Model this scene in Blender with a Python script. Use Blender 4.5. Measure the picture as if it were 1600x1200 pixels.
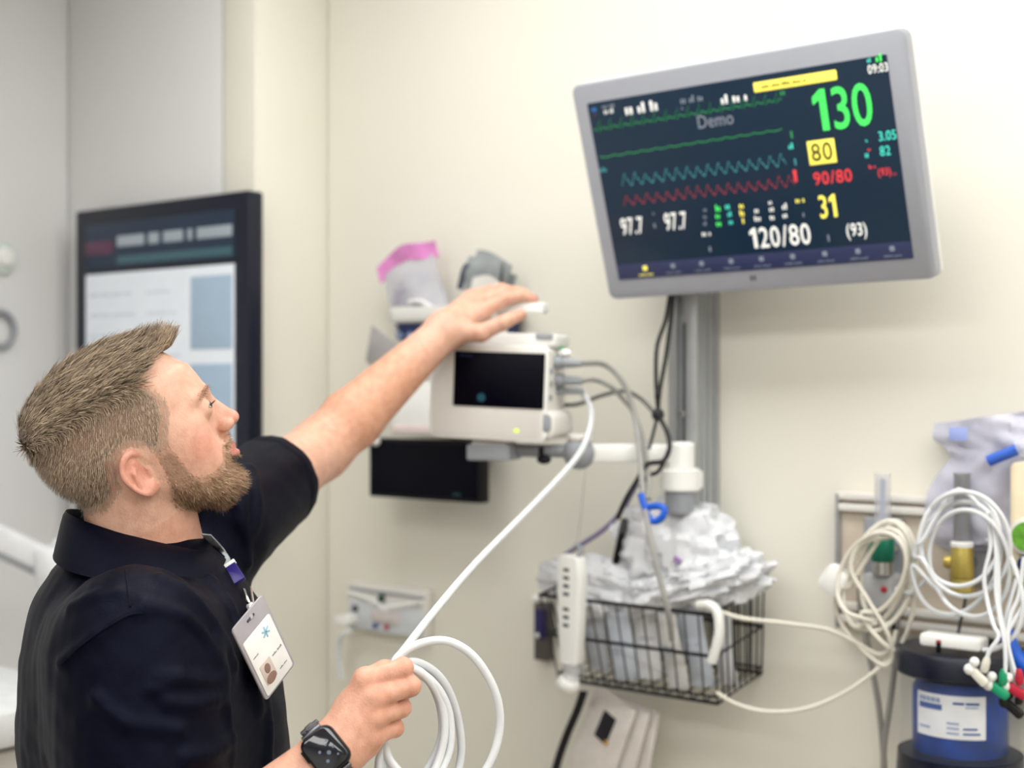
import bpy, math, random
import numpy as np
from mathutils import Matrix, Vector
for o in list(bpy.data.objects): bpy.data.objects.remove(o)
scene = bpy.context.scene
col = scene.collection
rnd = random.Random(7)
FPX, CX, CY, CAMZ = 2200.0, 800.0, 600.0, 1.60          # focal length in pixels, image centre, camera height

# ---------------------------------------------------------------- camera, world, lights, exposure
cam = bpy.data.cameras.new('camera'); camo = bpy.data.objects.new('camera', cam); col.objects.link(camo)
camo.location = (0, 0, CAMZ); camo.rotation_euler = (math.pi/2, 0, 0)
cam.sensor_width = 36.0; cam.lens = FPX/1600*36.0; cam.clip_start = 0.02
cam.dof.use_dof = True; cam.dof.focus_distance = 1.56; cam.dof.aperture_fstop = 3.0; cam.dof.aperture_blades = 0
scene.camera = camo
w = bpy.data.worlds.new('world'); scene.world = w; w.use_nodes = True
w.node_tree.nodes['Background'].inputs[0].default_value = (.9, .95, 1, 1)
w.node_tree.nodes['Background'].inputs[1].default_value = 0.2
scene.view_settings.view_transform = 'Standard'; scene.view_settings.look = 'None'
scene.view_settings.exposure = 0.0; scene.view_settings.gamma = 1.0
scene.view_settings.use_curve_mapping = False
scene.cycles.max_bounces = 6; scene.cycles.diffuse_bounces = 3; scene.cycles.glossy_bounces = 2; scene.cycles.transparent_max_bounces = 8
PANEL_EMIT = 6.8                                        # ceiling light panels (built with the ceiling)

# ---------------------------------------------------------------- geometry helpers
def A(*a): return np.array(a, float)
def at(px, py, Y): return A((px-CX)/FPX*Y, Y, CAMZ+(CY-py)/FPX*Y)
def nrm(v): v = np.asarray(v, float); return v/np.linalg.norm(v)
WP0 = A(.1295*2.45, 2.45, 0)                             # point of the main wall behind the post
WDX = nrm(A(2800, -2200, 0)); WDY = A(-WDX[1], WDX[0], 0)   # along the wall to the right, into the wall
WR = np.array([WDX, WDY, A(0, 0, 1)]).T
class Frame:
    def __init__(s, o, R): s.o = np.asarray(o, float); s.R = np.asarray(R, float)
    def w(s, p): return s.o + s.R @ np.asarray(p, float)
    def at(s, px, py, y=0.0):                            # local point where the pixel's ray meets the plane local-y = y
        d = at(px, py, 1.0)-A(0, 0, CAMZ); n = s.R[:, 1]; q = s.o + n*y; c = A(0, 0, CAMZ)
        t = ((q-c) @ n)/(d @ n); return s.R.T @ (c+d*t-s.o)
    def M(s):
        m = Matrix.Identity(4)
        for i in range(3):
            for j in range(3): m[i][j] = s.R[i, j]
            m[i][3] = s.o[i]
        return m
WF = Frame(WP0, WR)                                      # wall frame: x right, y into wall, z up from floor
def wl(px, py, off=0.0): return WF.w(WF.at(px, py, -off))
def wframe(px, py, off=0.0): return Frame(wl(px, py, off), WR)
def rotz(a): c, s = math.cos(a), math.sin(a); return np.array([[c,-s,0],[s,c,0],[0,0,1]])
def rotx(a): c, s = math.cos(a), math.sin(a); return np.array([[1,0,0],[0,c,-s],[0,s,c]])
def roty(a): c, s = math.cos(a), math.sin(a); return np.array([[c,0,s],[0,1,0],[-s,0,c]])
def cr(pts, n=8, closed=False):                          # Catmull-Rom through points
    P = np.asarray(pts, float)
    if len(P) < 3: return P
    Q = np.vstack([P[-1:], P, P[:2]]) if closed else np.vstack([2*P[0]-P[1], P, 2*P[-1]-P[-2]])
    out = []
    for i in range(1, len(Q)-2):
        p0, p1, p2, p3 = Q[i-1], Q[i], Q[i+1], Q[i+2]
        for k in range(n):
            t = k/n
            out.append(.5*((2*p1)+(-p0+p2)*t+(2*p0-5*p1+4*p2-p3)*t*t+(-p0+3*p1-3*p2+p3)*t**3))
    if not closed: out.append(Q[-2])
    return np.array(out)
def rrect(wd, ht, r, seg=5):                             # rounded rectangle loop in x,z
    r = min(r, wd/2-1e-5, ht/2-1e-5); out = []
    for cx, cz, a0 in ((wd/2-r, ht/2-r, 0), (-wd/2+r, ht/2-r, 90), (-wd/2+r, -ht/2+r, 180), (wd/2-r, -ht/2+r, 270)):
        for k in range(seg+1):
            a = math.radians(a0+90*k/seg); out.append((cx+r*math.cos(a), cz+r*math.sin(a)))
    return out
class MB:
    def __init__(s): s.v = []; s.f = []
    def add(s, V, F):
        b = len(s.v); s.v += [tuple(map(float, p)) for p in V]; s.f += [tuple(i+b for i in f) for f in F]; return s
    def loft(s, loops, cap0=True, cap1=True, closed=True):
        n = len(loops[0]); V = [p for l in loops for p in l]; F = []
        for i in range(len(loops)-1):
            for j in range(n if closed else n-1):
                a, b = i*n+j, i*n+(j+1) % n; F.append((a, b, b+n, a+n))
        if cap0: F.append(tuple(range(n))[::-1])
        if cap1: F.append(tuple((len(loops)-1)*n+j for j in range(n)))
        return s.add(V, F)
    def rbox(s, c, size, r=.004, b=.0015, R=None, seg=4, taper=1.0): # rounded rectangle in x,z extruded along y, edges bevelled
        wd, d, ht = size; b = min(b, d*.45); loops = []
        for y, ins in ((-d/2, b), (-d/2+b*.3, b*.3), (-d/2+b, 0), (d/2-b, 0), (d/2-b*.3, b*.3), (d/2, b)):
            k = 1 if y < 0 else taper
            loops.append([A(x, y, z) for x, z in rrect((wd-2*ins)*k, (ht-2*ins)*k, max(r-ins, .0004), seg)])
        R = np.eye(3) if R is None else R
        return s.loft([[R @ p+np.asarray(c, float) for p in l] for l in loops])
    def box(s, c, size, R=None): return s.rbox(c, size, .0005, min(size)*.08, R, 1)
    def cyl(s, a, b, r0, r1=None, n=20, bev=.0):
        r1 = r0 if r1 is None else r1; a = np.asarray(a, float); b = np.asarray(b, float); L = np.linalg.norm(b-a); d = (b-a)/L
        prof = [(r0, 0), (r1, L)] if not bev else [(r0-bev, 0), (r0-bev*.3, bev*.3), (r0, bev), (r1, L-bev), (r1-bev*.3, L-bev*.3), (r1-bev, L)]
        return s.lathe(prof, a, d, n)
    def lathe(s, prof, c, d=(0,0,1), n=24):              # profile of (radius, height) about axis d
        d = nrm(d); u = nrm(np.cross(d, A(0,0,1) if abs(d[2]) < .9 else A(1,0,0))); v = np.cross(d, u); c = np.asarray(c, float)
        return s.loft([[c+d*h+(u*math.cos(2*math.pi*k/n)+v*math.sin(2*math.pi*k/n))*max(r, 1e-5) for k in range(n)] for r, h in prof])
    def tube(s, pts, r, n=8, res=6, closed=False, raw=False):
        P = np.asarray(pts, float) if raw else cr(pts, res, closed)
        m = len(P); T = np.gradient(P, axis=0) if not closed else np.roll(P, -1, 0)-np.roll(P, 1, 0)
        T /= np.linalg.norm(T, axis=1)[:, None]+1e-12
        u = nrm(np.cross(T[0], A(.3, .1, .95) if abs(T[0][2]) < .9 else A(1, 0, .1))); loops = []
        for i in range(m):
            u = nrm(u-T[i]*(u @ T[i])); v = np.cross(T[i], u); rr = r[i*len(r)//m] if hasattr(r, '__len__') else r
            loops.append([P[i]+(u*math.cos(2*math.pi*k/n)+v*math.sin(2*math.pi*k/n))*rr for k in range(n)])
        if closed: loops.append(loops[0])
        return s.loft(loops, not closed, not closed)
    def ball(s, c, rad, n=16, R=None):
        rad = A(rad, rad, rad) if np.isscalar(rad) else np.asarray(rad, float); R = np.eye(3) if R is None else R; loops = []
        for i in range(n//2+1):
            t = math.pi*(i/(n//2))-math.pi/2; ct = max(math.cos(t), 1e-3)
            loops.append([np.asarray(c)+R @ (rad*A(ct*math.cos(2*math.pi*k/n), ct*math.sin(2*math.pi*k/n), math.sin(t))) for k in range(n)])
        return s.loft(loops)
    def sheet(s, G, thick=.0006):                        # grid of points -> thin solid sheet
        G = np.asarray(G, float); a, b = G.shape[:2]
        du = np.gradient(G, axis=0); dv = np.gradient(G, axis=1); N = np.cross(du, dv); N /= np.linalg.norm(N, axis=2)[..., None]+1e-12
        V = np.vstack([(G+N*thick/2).reshape(-1, 3), (G-N*thick/2).reshape(-1, 3)]); F = []; o = a*b
        for i in range(a-1):
            for j in range(b-1):
                q = (i*b+j, (i+1)*b+j, (i+1)*b+j+1, i*b+j+1); F.append(q); F.append(tuple(o+k for k in q[::-1]))
        ring = [(i, 0) for i in range(a)]+[(a-1, j) for j in range(1, b)]+[(i, b-1) for i in range(a-2, -1, -1)]+[(0, j) for j in range(b-2, 0, -1)]
        ids = [i*b+j for i, j in ring]
        for k in range(len(ids)):
            p, q = ids[k], ids[(k+1) % len(ids)]; F.append((q, p, p+o, q+o))
        return s.add(V, F)
    def poly(s, pts, d):                                 # polygon extruded by vector d
        pts = [np.asarray(p, float) for p in pts]; return s.loft([pts, [p+np.asarray(d, float) for p in pts]])
    def build(s, name, mat, parent=None, M=None, angle=40, fix=True):
        me = bpy.data.meshes.new(name); me.from_pydata(s.v, [], s.f); me.update()
        return mesh_obj(name, me, mat, parent, M, angle, fix)
def mesh_obj(name, me, mat, parent=None, M=None, angle=40, fix=False):
    if fix:
        import bmesh
        bm = bmesh.new(); bm.from_mesh(me); bmesh.ops.recalc_face_normals(bm, faces=bm.faces); bm.to_mesh(me); bm.free()
    me.polygons.foreach_set('use_smooth', [True]*len(me.polygons))
    if angle: me.set_sharp_from_angle(angle=math.radians(angle))
    me.materials.append(mat)
    o = bpy.data.objects.new(name, me); col.objects.link(o)
    if parent is not None: o.parent = parent
    if M is not None: o.matrix_world = M
    return o
def recentre(o):                                         # move a world-space mesh's origin to its base
    me = o.data; n = len(me.vertices); c = np.empty(n*3); me.vertices.foreach_get('co', c); c = c.reshape(-1, 3)
    b = A((c[:,0].min()+c[:,0].max())/2, (c[:,1].min()+c[:,1].max())/2, c[:,2].min())
    me.vertices.foreach_set('co', (c-b).ravel()); me.update(); o.location = b; return o
def tag(o, label, cat, group=None):
    o['label'] = label; o['category'] = cat
    if group: o['group'] = group
    return o
def struct(o): o['kind'] = 'structure'; return o
def thing(name, label, cat, F, group=None):
    o = bpy.data.objects.new(name, None); col.objects.link(o); o.empty_display_size = .05
    o.matrix_world = F.M() if isinstance(F, Frame) else Matrix.Translation(F); bpy.context.view_layer.update()
    return tag(o, label, cat, group)
def solo(mb, name, mat, label, cat, group=None, angle=40):   # one-mesh thing from world-space geometry
    return tag(recentre(mb.build(name, mat, angle=angle)), label, cat, group)
class Local:                                             # parts of a thing given in the thing's local space
    def __init__(s, root): s.root = root
    def __call__(s, mb, name, mat, parent=None, label=None, angle=40):
        o = mb.build(name, mat, parent or s.root, angle=angle)
        if label: o['label'] = label
        return o
_txt = {}
def glyph(ch):                                           # one character as a mesh; the numeral one is drawn with a flag
    if ch == '1':
        P = [(.20,0),(.36,0),(.36,.70),(.24,.70),(.04,.58),(.04,.45),(.20,.53)]; n = len(P)
        return np.array([(x, y, -.01) for x, y in P]+[(x, y, .01) for x, y in P]), [tuple(range(n, 2*n)), tuple(range(n))[::-1]]+[(k, (k+1) % n, n+(k+1) % n, n+k) for k in range(n)], .5
    cu = bpy.data.curves.new('t', 'FONT'); cu.body = ch; cu.size = 1; cu.extrude = .01; cu.resolution_u = 4; cu.offset = .006
    ob = bpy.data.objects.new('t', cu); col.objects.link(ob); dg = bpy.context.evaluated_depsgraph_get()
    me = bpy.data.meshes.new_from_object(ob.evaluated_get(dg)); V = np.array([v.co[:] for v in me.vertices]); F = [tuple(p.vertices) for p in me.polygons]
    bpy.data.objects.remove(ob); bpy.data.curves.remove(cu); bpy.data.meshes.remove(me)
    V[:, 0] -= V[:, 0].min(); return V, F, V[:, 0].max()+.095
def text_mesh(body):
    if body not in _txt:
        VS, FS, x, n = [], [], 0, 0
        for ch in body:
            if ch not in _txt: _txt[ch+'\0'] = glyph(ch)
            V, F, w_ = _txt[ch+'\0']; V = V.copy(); V[:, 0] += x; x += w_; VS.append(V); FS += [tuple(k+n for k in f) for f in F]; n += len(V)
        V = np.vstack(VS); lo, hi = V.min(0), V.max(0); V[:, :2] = (V[:, :2]-lo[:2])/(hi[:2]-lo[:2]); _txt[body] = (V, FS)
    return _txt[body]
def put_text(mb, body, x0, x1, z0, z1, y, t=.0003):      # text filling a box in the local x,z plane, facing -y
    V, F = text_mesh(body)
    return mb.add([(x0+(x1-x0)*v[0], y-v[2]*t/.01, z0+(z1-z0)*v[1]) for v in V], F)

# ---------------------------------------------------------------- materials
_m = {}
def mat(name, c=(.8,.8,.8), rough=.5, metal=0, emit=0, alpha=1, var=.06, scale=30, bump=0, trans=0, coat=0, sheen=0, ior=1.45, spec=.5, bscale=None, ecol=None):
    if name in _m: return _m[name]
    m = bpy.data.materials.new(name); m.use_nodes = True; nt = m.node_tree; b = nt.nodes['Principled BSDF']
    tc = nt.nodes.new('ShaderNodeTexCoord'); nz = nt.nodes.new('ShaderNodeTexNoise'); nz.inputs['Scale'].default_value = scale; nz.inputs['Detail'].default_value = 2
    nt.links.new(tc.outputs['Object'], nz.inputs['Vector'])
    rp = nt.nodes.new('ShaderNodeValToRGB'); c = tuple(c)
    rp.color_ramp.elements[0].color = tuple(x*(1-var) for x in c)+(1,); rp.color_ramp.elements[1].color = tuple(min(1, x*(1+var)) for x in c)+(1,)
    rp.color_ramp.elements[0].position = .3; rp.color_ramp.elements[1].position = .7
    nt.links.new(nz.outputs['Fac'], rp.inputs['Fac']); nt.links.new(rp.outputs['Color'], b.inputs['Base Color'])
    b.inputs['Roughness'].default_value = rough; b.inputs['Metallic'].default_value = metal; b.inputs['Alpha'].default_value = alpha
    b.inputs['Transmission Weight'].default_value = trans; b.inputs['Coat Weight'].default_value = coat; b.inputs['IOR'].default_value = ior
    b.inputs['Sheen Weight'].default_value = sheen; b.inputs['Specular IOR Level'].default_value = spec
    if emit:
        b.inputs['Emission Strength'].default_value = emit
        if ecol: b.inputs['Emission Color'].default_value = tuple(ecol)+(1,)
        else: nt.links.new(rp.outputs['Color'], b.inputs['Emission Color'])
        if emit < 2: m.cycles.emission_sampling = 'NONE'   # faint readouts: no direct light sampling needed
    if bump:
        bn = nt.nodes.new('ShaderNodeBump'); bn.inputs['Strength'].default_value = bump; bn.inputs['Distance'].default_value = .002
        n2 = nt.nodes.new('ShaderNodeTexNoise'); n2.inputs['Scale'].default_value = bscale or scale*4; n2.inputs['Detail'].default_value = 1
        nt.links.new(tc.outputs['Object'], n2.inputs['Vector']); nt.links.new(n2.outputs['Fac'], bn.inputs['Height']); nt.links.new(bn.outputs['Normal'], b.inputs['Normal'])
    _m[name] = m; return m
def srgb(r, g, b): return tuple(((x/255+.055)/1.055)**2.4 if x > 10 else x/255/12.92 for x in (r, g, b))
M_wall = mat('cream_wall_paint', srgb(233,230,218), .75, var=.01, scale=3)
M_wall2 = mat('cool_white_wall_paint', srgb(228,228,228), .75, var=.01, scale=3)
M_ceil = mat('ceiling_tile', (.85,.85,.83), .9, var=.04, scale=90)
M_floor = mat('vinyl_floor', srgb(170,160,145), .35, var=.08, scale=14)
M_white = mat('white_plastic', srgb(238,238,235), .38, var=.015)
M_offw = mat('warm_white_plastic', srgb(226,223,217), .42, var=.015)
M_grey = mat('grey_plastic', srgb(150,154,160), .45, var=.03)
M_dgrey = mat('dark_grey_plastic', srgb(70,72,76), .5, var=.05)
M_black = mat('black_plastic', srgb(7,7,11), .45, var=.1, spec=.3)
M_alu = mat('brushed_aluminium', srgb(178,181,183), .38, .75, var=.04, scale=60)
M_steel = mat('polished_steel', srgb(200,200,200), .2, 1, var=.02)
M_bezel = mat('silver_grey_bezel_plastic', srgb(168,171,180), .4, .15, var=.02)
M_blk_glass = mat('black_display_glass', srgb(2,2,14), .3, var=.05, spec=.12)
M_cable = mat('white_cable_sheath', srgb(222,225,228), .42, var=.02)
M_cableg = mat('grey_cable_sheath', srgb(150,150,146), .5, var=.04)
M_cablei = mat('ivory_cable_sheath', srgb(222,218,205), .5, var=.03)
M_film = mat('clear_plastic_film', srgb(232,232,238), .22, alpha=.42, var=.05, scale=25, bump=.6, bscale=45)
M_filmw = mat('milky_plastic_film', srgb(240,242,246), .25, alpha=.8, var=.06, scale=20, bump=.7, bscale=50)
M_blue = mat('bright_blue_plastic', srgb(20,92,205), .4, var=.05)
M_navy = mat('navy_plastic', srgb(20,38,92), .4, var=.06)
def glow(name, rgb, e): return mat(name, srgb(*rgb), .3, emit=e, var=.02)

# ---------------------------------------------------------------- the room (laid out in the wall frame)
xC = WF.at(510, 600)[0]                                   # inner corner left of the main wall
RET = -.20
xK = WF.at(108, 600, RET)[0]; XR = 3.1; YB = -4.6; H = 2.75
def wbox(name, m, x0, x1, y0, y1, z0, z1):
    mb = MB(); mb.box(((x0+x1)/2, (y0+y1)/2, (z0+z1)/2), (x1-x0, y1-y0, z1-z0)); o = mb.build(name, m, M=WF.M()); return struct(o)
wbox('floor', M_floor, xK-.1, XR+.1, YB-.1, .1, -.1, 0)
wbox('ceiling', M_ceil, xK-.1, XR+.1, YB-.1, .1, H, H+.1)
wbox('wall_back', M_wall, xC, XR+.1, 0, .1, 0, H)
wbox('wall_return', M_wall, xC-.1, xC, RET, .1, 0, H)
wbox('wall_alcove', M_wall2, xK-.1, xC-.1-.0005, RET, .1, 0, H)
wbox('wall_left', M_wall2, xK-.1, xK, YB-.1, RET-.0005, 0, H)
wbox('wall_right', M_wall, XR, XR+.1, YB-.1, -.0005, 0, H)
wbox('wall_front', M_wall2, xK, XR, YB-.1, YB, 0, H)
M_pan = mat('light_panel_diffuser', (1,.992,.972), .5, emit=PANEL_EMIT, var=0)
for (x, y), wh in zip(((-.05,-.72), (1.25,-.72), (2.4,-.72), (-.05,-2.1), (1.25,-2.1), (2.4,-2.1), (.6,-3.6), (2.0,-3.6)), ('row nearest the monitor wall, left end', 'row nearest the monitor wall, middle', 'row nearest the monitor wall, right end', 'second row from the monitor wall, left end', 'second row from the monitor wall, middle', 'second row from the monitor wall, right end', 'row behind the camera, left one', 'row behind the camera, right one')):
    t = thing('ceiling_light', 'flush white ceiling light panel, '+wh, 'ceiling light', Frame(WF.w((x, y, H-.03)), WR), 'ceiling light panels')
    L = Local(t); f = MB()
    for cx, cy, sx, sy in ((0, .3, 1.2, .03), (0, -.3, 1.2, .03), (.6, 0, .03, .63), (-.6, 0, .03, .63)): f.box((cx, cy, .012), (sx, sy, .035))
    L(f, 'frame', M_white); d = MB(); d.box((0, 0, .018), (1.17, .57, .012)); L(d, 'diffuser', M_pan)
# ---------------------------------------------------------------- implicit surfaces for the person
def smin(a, b, k): h = np.clip(.5+.5*(b-a)/k, 0, 1); return b+(a-b)*h-k*h*(1-h)
def smax(a, b, k): return -smin(-a, -b, k)
def cap(P, a, b, ra, rb):
    a = np.asarray(a, np.float32); ab = np.asarray(b, np.float32)-a; D = P-a
    t = np.clip(D @ (ab/(ab @ ab)), 0, 1); D = D-t[:, None]*ab
    return np.sqrt(np.einsum('ij,ij->i', D, D))-(np.float32(ra)+np.float32(rb-ra)*t)
def ell(P, c, r, R=None, p=2.0):
    q = P-np.asarray(c, np.float32)
    if R is not None: q = q @ R.astype(np.float32)
    r = np.asarray(r, np.float32); q = q/r
    if p == 2.0:
        k0 = np.sqrt(np.einsum('ij,ij->i', q, q))+1e-6; q = q/r; k1 = np.sqrt(np.einsum('ij,ij->i', q, q))+1e-6; return k0*(k0-1)/k1
    k0 = (np.abs(q)**p).sum(1)**(1/p)+1e-6; k1 = np.sqrt(((q/r)**2).sum(1))+1e-6; s = np.sqrt((q*q).sum(1))+1e-6
    return s*(k0-1)/k1*(s/k0)
def chain(P, pts, rs, k=.004):
    d = None
    for i in range(len(pts)-1):
        e = cap(P, pts[i], pts[i+1], rs[i], rs[i+1]); d = e if d is None else smin(d, e, k)
    return d
def nets(fn, lo, hi, h, B=13, slack=1.3):               # sparse surface nets -> verts, quads
    lo = np.asarray(lo, float); n = np.ceil((np.asarray(hi)-lo)/h).astype(int)+1; nb = -(-n//B)
    bi = np.stack(np.meshgrid(*[np.arange(k) for k in nb], indexing='ij'), -1).reshape(-1, 3)
    dc = fn((lo+(bi*B+B/2)*h).astype(np.float32)); bi = bi[np.abs(dc) < B*h*.87*slack]
    N = nb*B+4; gid = lambda I: ((I[..., 0]+1)*N[1]+I[..., 1]+1)*N[2]+I[..., 2]+1
    s = np.arange(B+1); S0 = np.stack(np.meshgrid(s, s, s, indexing='ij'), -1)
    ids, vs, quads = [], [], []
    CO = np.array([[i, j, k] for i in (0,1) for j in (0,1) for k in (0,1)])
    ED = [(a, b) for a in range(8) for b in range(a+1, 8) if np.abs(CO[a]-CO[b]).sum() == 1]
    for b in bi:
        base = b*B; D = fn((lo+(S0.reshape(-1, 3)+base)*h).astype(np.float32)).reshape(B+1, B+1, B+1); I = D < 0
        if I.all() or not I.any(): continue
        c = np.zeros((B, B, B), int)
        for o in CO: c += I[o[0]:B+o[0], o[1]:B+o[1], o[2]:B+o[2]]
        act = np.argwhere((c > 0) & (c < 8))
        if len(act) == 0: continue
        val = np.stack([D[act[:,0]+o[0], act[:,1]+o[1], act[:,2]+o[2]] for o in CO], 1)
        acc = np.zeros((len(act), 3)); cnt = np.zeros(len(act))
        for a, e in ED:
            x = (val[:, a] < 0) != (val[:, e] < 0); t = np.where(x, val[:, a]/(val[:, a]-val[:, e]+1e-30), 0)
            acc += np.where(x[:, None], CO[a]+t[:, None]*(CO[e]-CO[a]), 0); cnt += x
        ids.append(gid(act+base)); vs.append(lo+(act+base+acc/cnt[:, None])*h)
        for ax in range(3):
            u, v = (ax+1) % 3, (ax+2) % 3
            sl0 = [slice(0, B)]*3; sl1 = list(sl0); sl1[ax] = slice(1, B+1)
            X = I[tuple(sl0)] != I[tuple(sl1)]; e = np.argwhere(X); fl = I[tuple(sl0)][X]
            if len(e) == 0: continue
            g = e+base; du = np.zeros(3, int); du[u] = 1; dv = np.zeros(3, int); dv[v] = 1
            q = np.stack([gid(g-du-dv), gid(g-dv), gid(g), gid(g-du)], 1); q[~fl] = q[~fl][:, ::-1]; quads.append(q)
    ids = np.concatenate(ids); vs = np.concatenate(vs); Q = np.concatenate(quads)
    o = np.argsort(ids); ids = ids[o]; vs = vs[o]; k = np.clip(np.searchsorted(ids, Q), 0, len(ids)-1); ok = (ids[k] == Q).all(1)
    return vs, k[ok]
def np_mesh(name, V, Q):
    me = bpy.data.meshes.new(name); n, m = len(V), Q.shape[1]
    me.vertices.add(n); me.vertices.foreach_set('co', V.ravel()); me.loops.add(Q.size); me.loops.foreach_set('vertex_index', Q.ravel().astype(np.int32))
    me.polygons.add(len(Q)); me.polygons.foreach_set('loop_start', np.arange(0, Q.size, m, dtype=np.int32)); me.update(calc_edges=True); me.validate(); return me
def relax(V, Q, it=2, lam=.5):
    E = np.concatenate([Q[:, [0,1]], Q[:, [1,2]], Q[:, [2,3]], Q[:, [3,0]]]); n = len(V)
    for _ in range(it):
        s = np.stack([np.bincount(E[:,0], V[E[:,1], k], n)+np.bincount(E[:,1], V[E[:,0], k], n) for k in range(3)], 1)
        c = np.bincount(E[:,0], minlength=n)+np.bincount(E[:,1], minlength=n); V = V+lam*(s/np.maximum(c, 1)[:, None]-V)
    return V
def vnormals(V, Q):
    N = np.cross(V[Q[:,2]]-V[Q[:,0]], V[Q[:,3]]-V[Q[:,1]]); out = np.zeros_like(V)
    for k in range(4):
        for a in range(3): out[:, a] += np.bincount(Q[:, k], N[:, a], len(V))
    return out/(np.linalg.norm(out, axis=1)[:, None]+1e-12)
def ray_hit(fn, px, py, t0=1.1, t1=2.4):                # point where the pixel's ray meets a surface
    d = at(px, py, 1.0)-A(0,0,CAMZ); t = t0
    for _ in range(160):
        p = A(0,0,CAMZ)+d*t; e = float(fn(p[None])[0])
        if e < .0006: break
        t += max(e*.7, .0005)
        if t > t1: return None
    return A(0,0,CAMZ)+d*t

# ---- head (local centimetres: forward f, right r, up u)
PHI, PIT = math.radians(16), math.radians(30)
HF = A(math.cos(PHI)*math.cos(PIT), math.sin(PHI)*math.cos(PIT), math.sin(PIT)); HRt = A(math.sin(PHI), -math.cos(PHI), 0); HU = np.cross(HRt, HF)
HO = at(215, 722, 1.62); HR3 = np.array([HF, HRt, HU]).T
def hw(f, r, u): return HO+HR3 @ (A(f, r, u)*.01)
tU  = [-9.6,-9.2,-8.6,-7.5,-6.5,-5.0,-4.2,-3.0,-1.5, 0.0, 1.8, 3.2, 5.0, 7.0]
tFr = [ 5.8, 7.0, 8.0, 8.8, 9.0, 9.25, 9.6, 9.6, 9.5, 9.7,10.3,10.75,10.7,10.2]
tBk = [ 5.0, 5.0, 4.6, 3.2, 1.8, 0.0,-.8,-1.6,-2.2,-2.6,-3.0,-3.0,-3.0,-3.0]
tW  = [ 1.2, 2.0, 3.0, 4.4, 5.1, 5.75, 5.95, 6.2, 6.55, 6.8, 6.8, 6.6, 6.7, 6.7]
EYE = (9.05, 3.15, 1.75)
er = math.radians(24); EX = A(math.cos(er), -math.sin(er), 0); tl = math.radians(2)
EARX = A(EX[0]*math.cos(tl), EX[1]*math.cos(tl), math.sin(tl)*1.0); EARX = nrm(EARX); EARZ = nrm(A(-math.sin(tl)*.9, .18, math.cos(tl))-EARX*(A(-math.sin(tl)*.9, .18, math.cos(tl)) @ EARX)); EARY = np.cross(EARZ, EARX)
def ear_cm(m):
    g = m-A(-.55, 7.0, -.8); x, y, z = g @ EARX, g @ EARY, g @ EARZ; X = np.stack([x, y, z], 1).astype(np.float32)
    w_ = np.where(z > 0, 1.95+.02*z, 1.95+.22*z); rho = np.sqrt((x/np.maximum(w_, .5))**2+(z/2.75)**2)
    e = np.maximum((rho-.97)*1.6, np.abs(y+.1)-.2)
    e = smin(e, np.where((x > 1.0) & (z < .9), 9, np.sqrt(((rho-.90)*1.8)**2+(y-.22)**2)-.27), .16)     # helix
    e = smin(e, ell(X, (.5, .05, -2.15), (.9, .4, .8)), .3)                    # lobe
    e = smin(e, cap(X, (-.65, .25, -1.3), (-.55, .34, .3), .22, .26), .2)      # antihelix
    e = smin(e, cap(X, (-.55, .34, .3), (.1, .25, 1.3), .24, .16), .2)
    e = smin(e, cap(X, (1.15, .2, -.1), (1.1, .12, -.75), .28, .24), .2)       # tragus
    e = smax(e, -ell(X, (.35, .45, -.35), (.66, .85, 1.0)), .12)               # concha
    e = smax(e, -ell(X, (.35, .45, .95), (.55, .4, .4)), .12)
    return smin(e, ell(X, (.4, -.55, -.4), (1.1, .55, 1.8)), .3)
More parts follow.
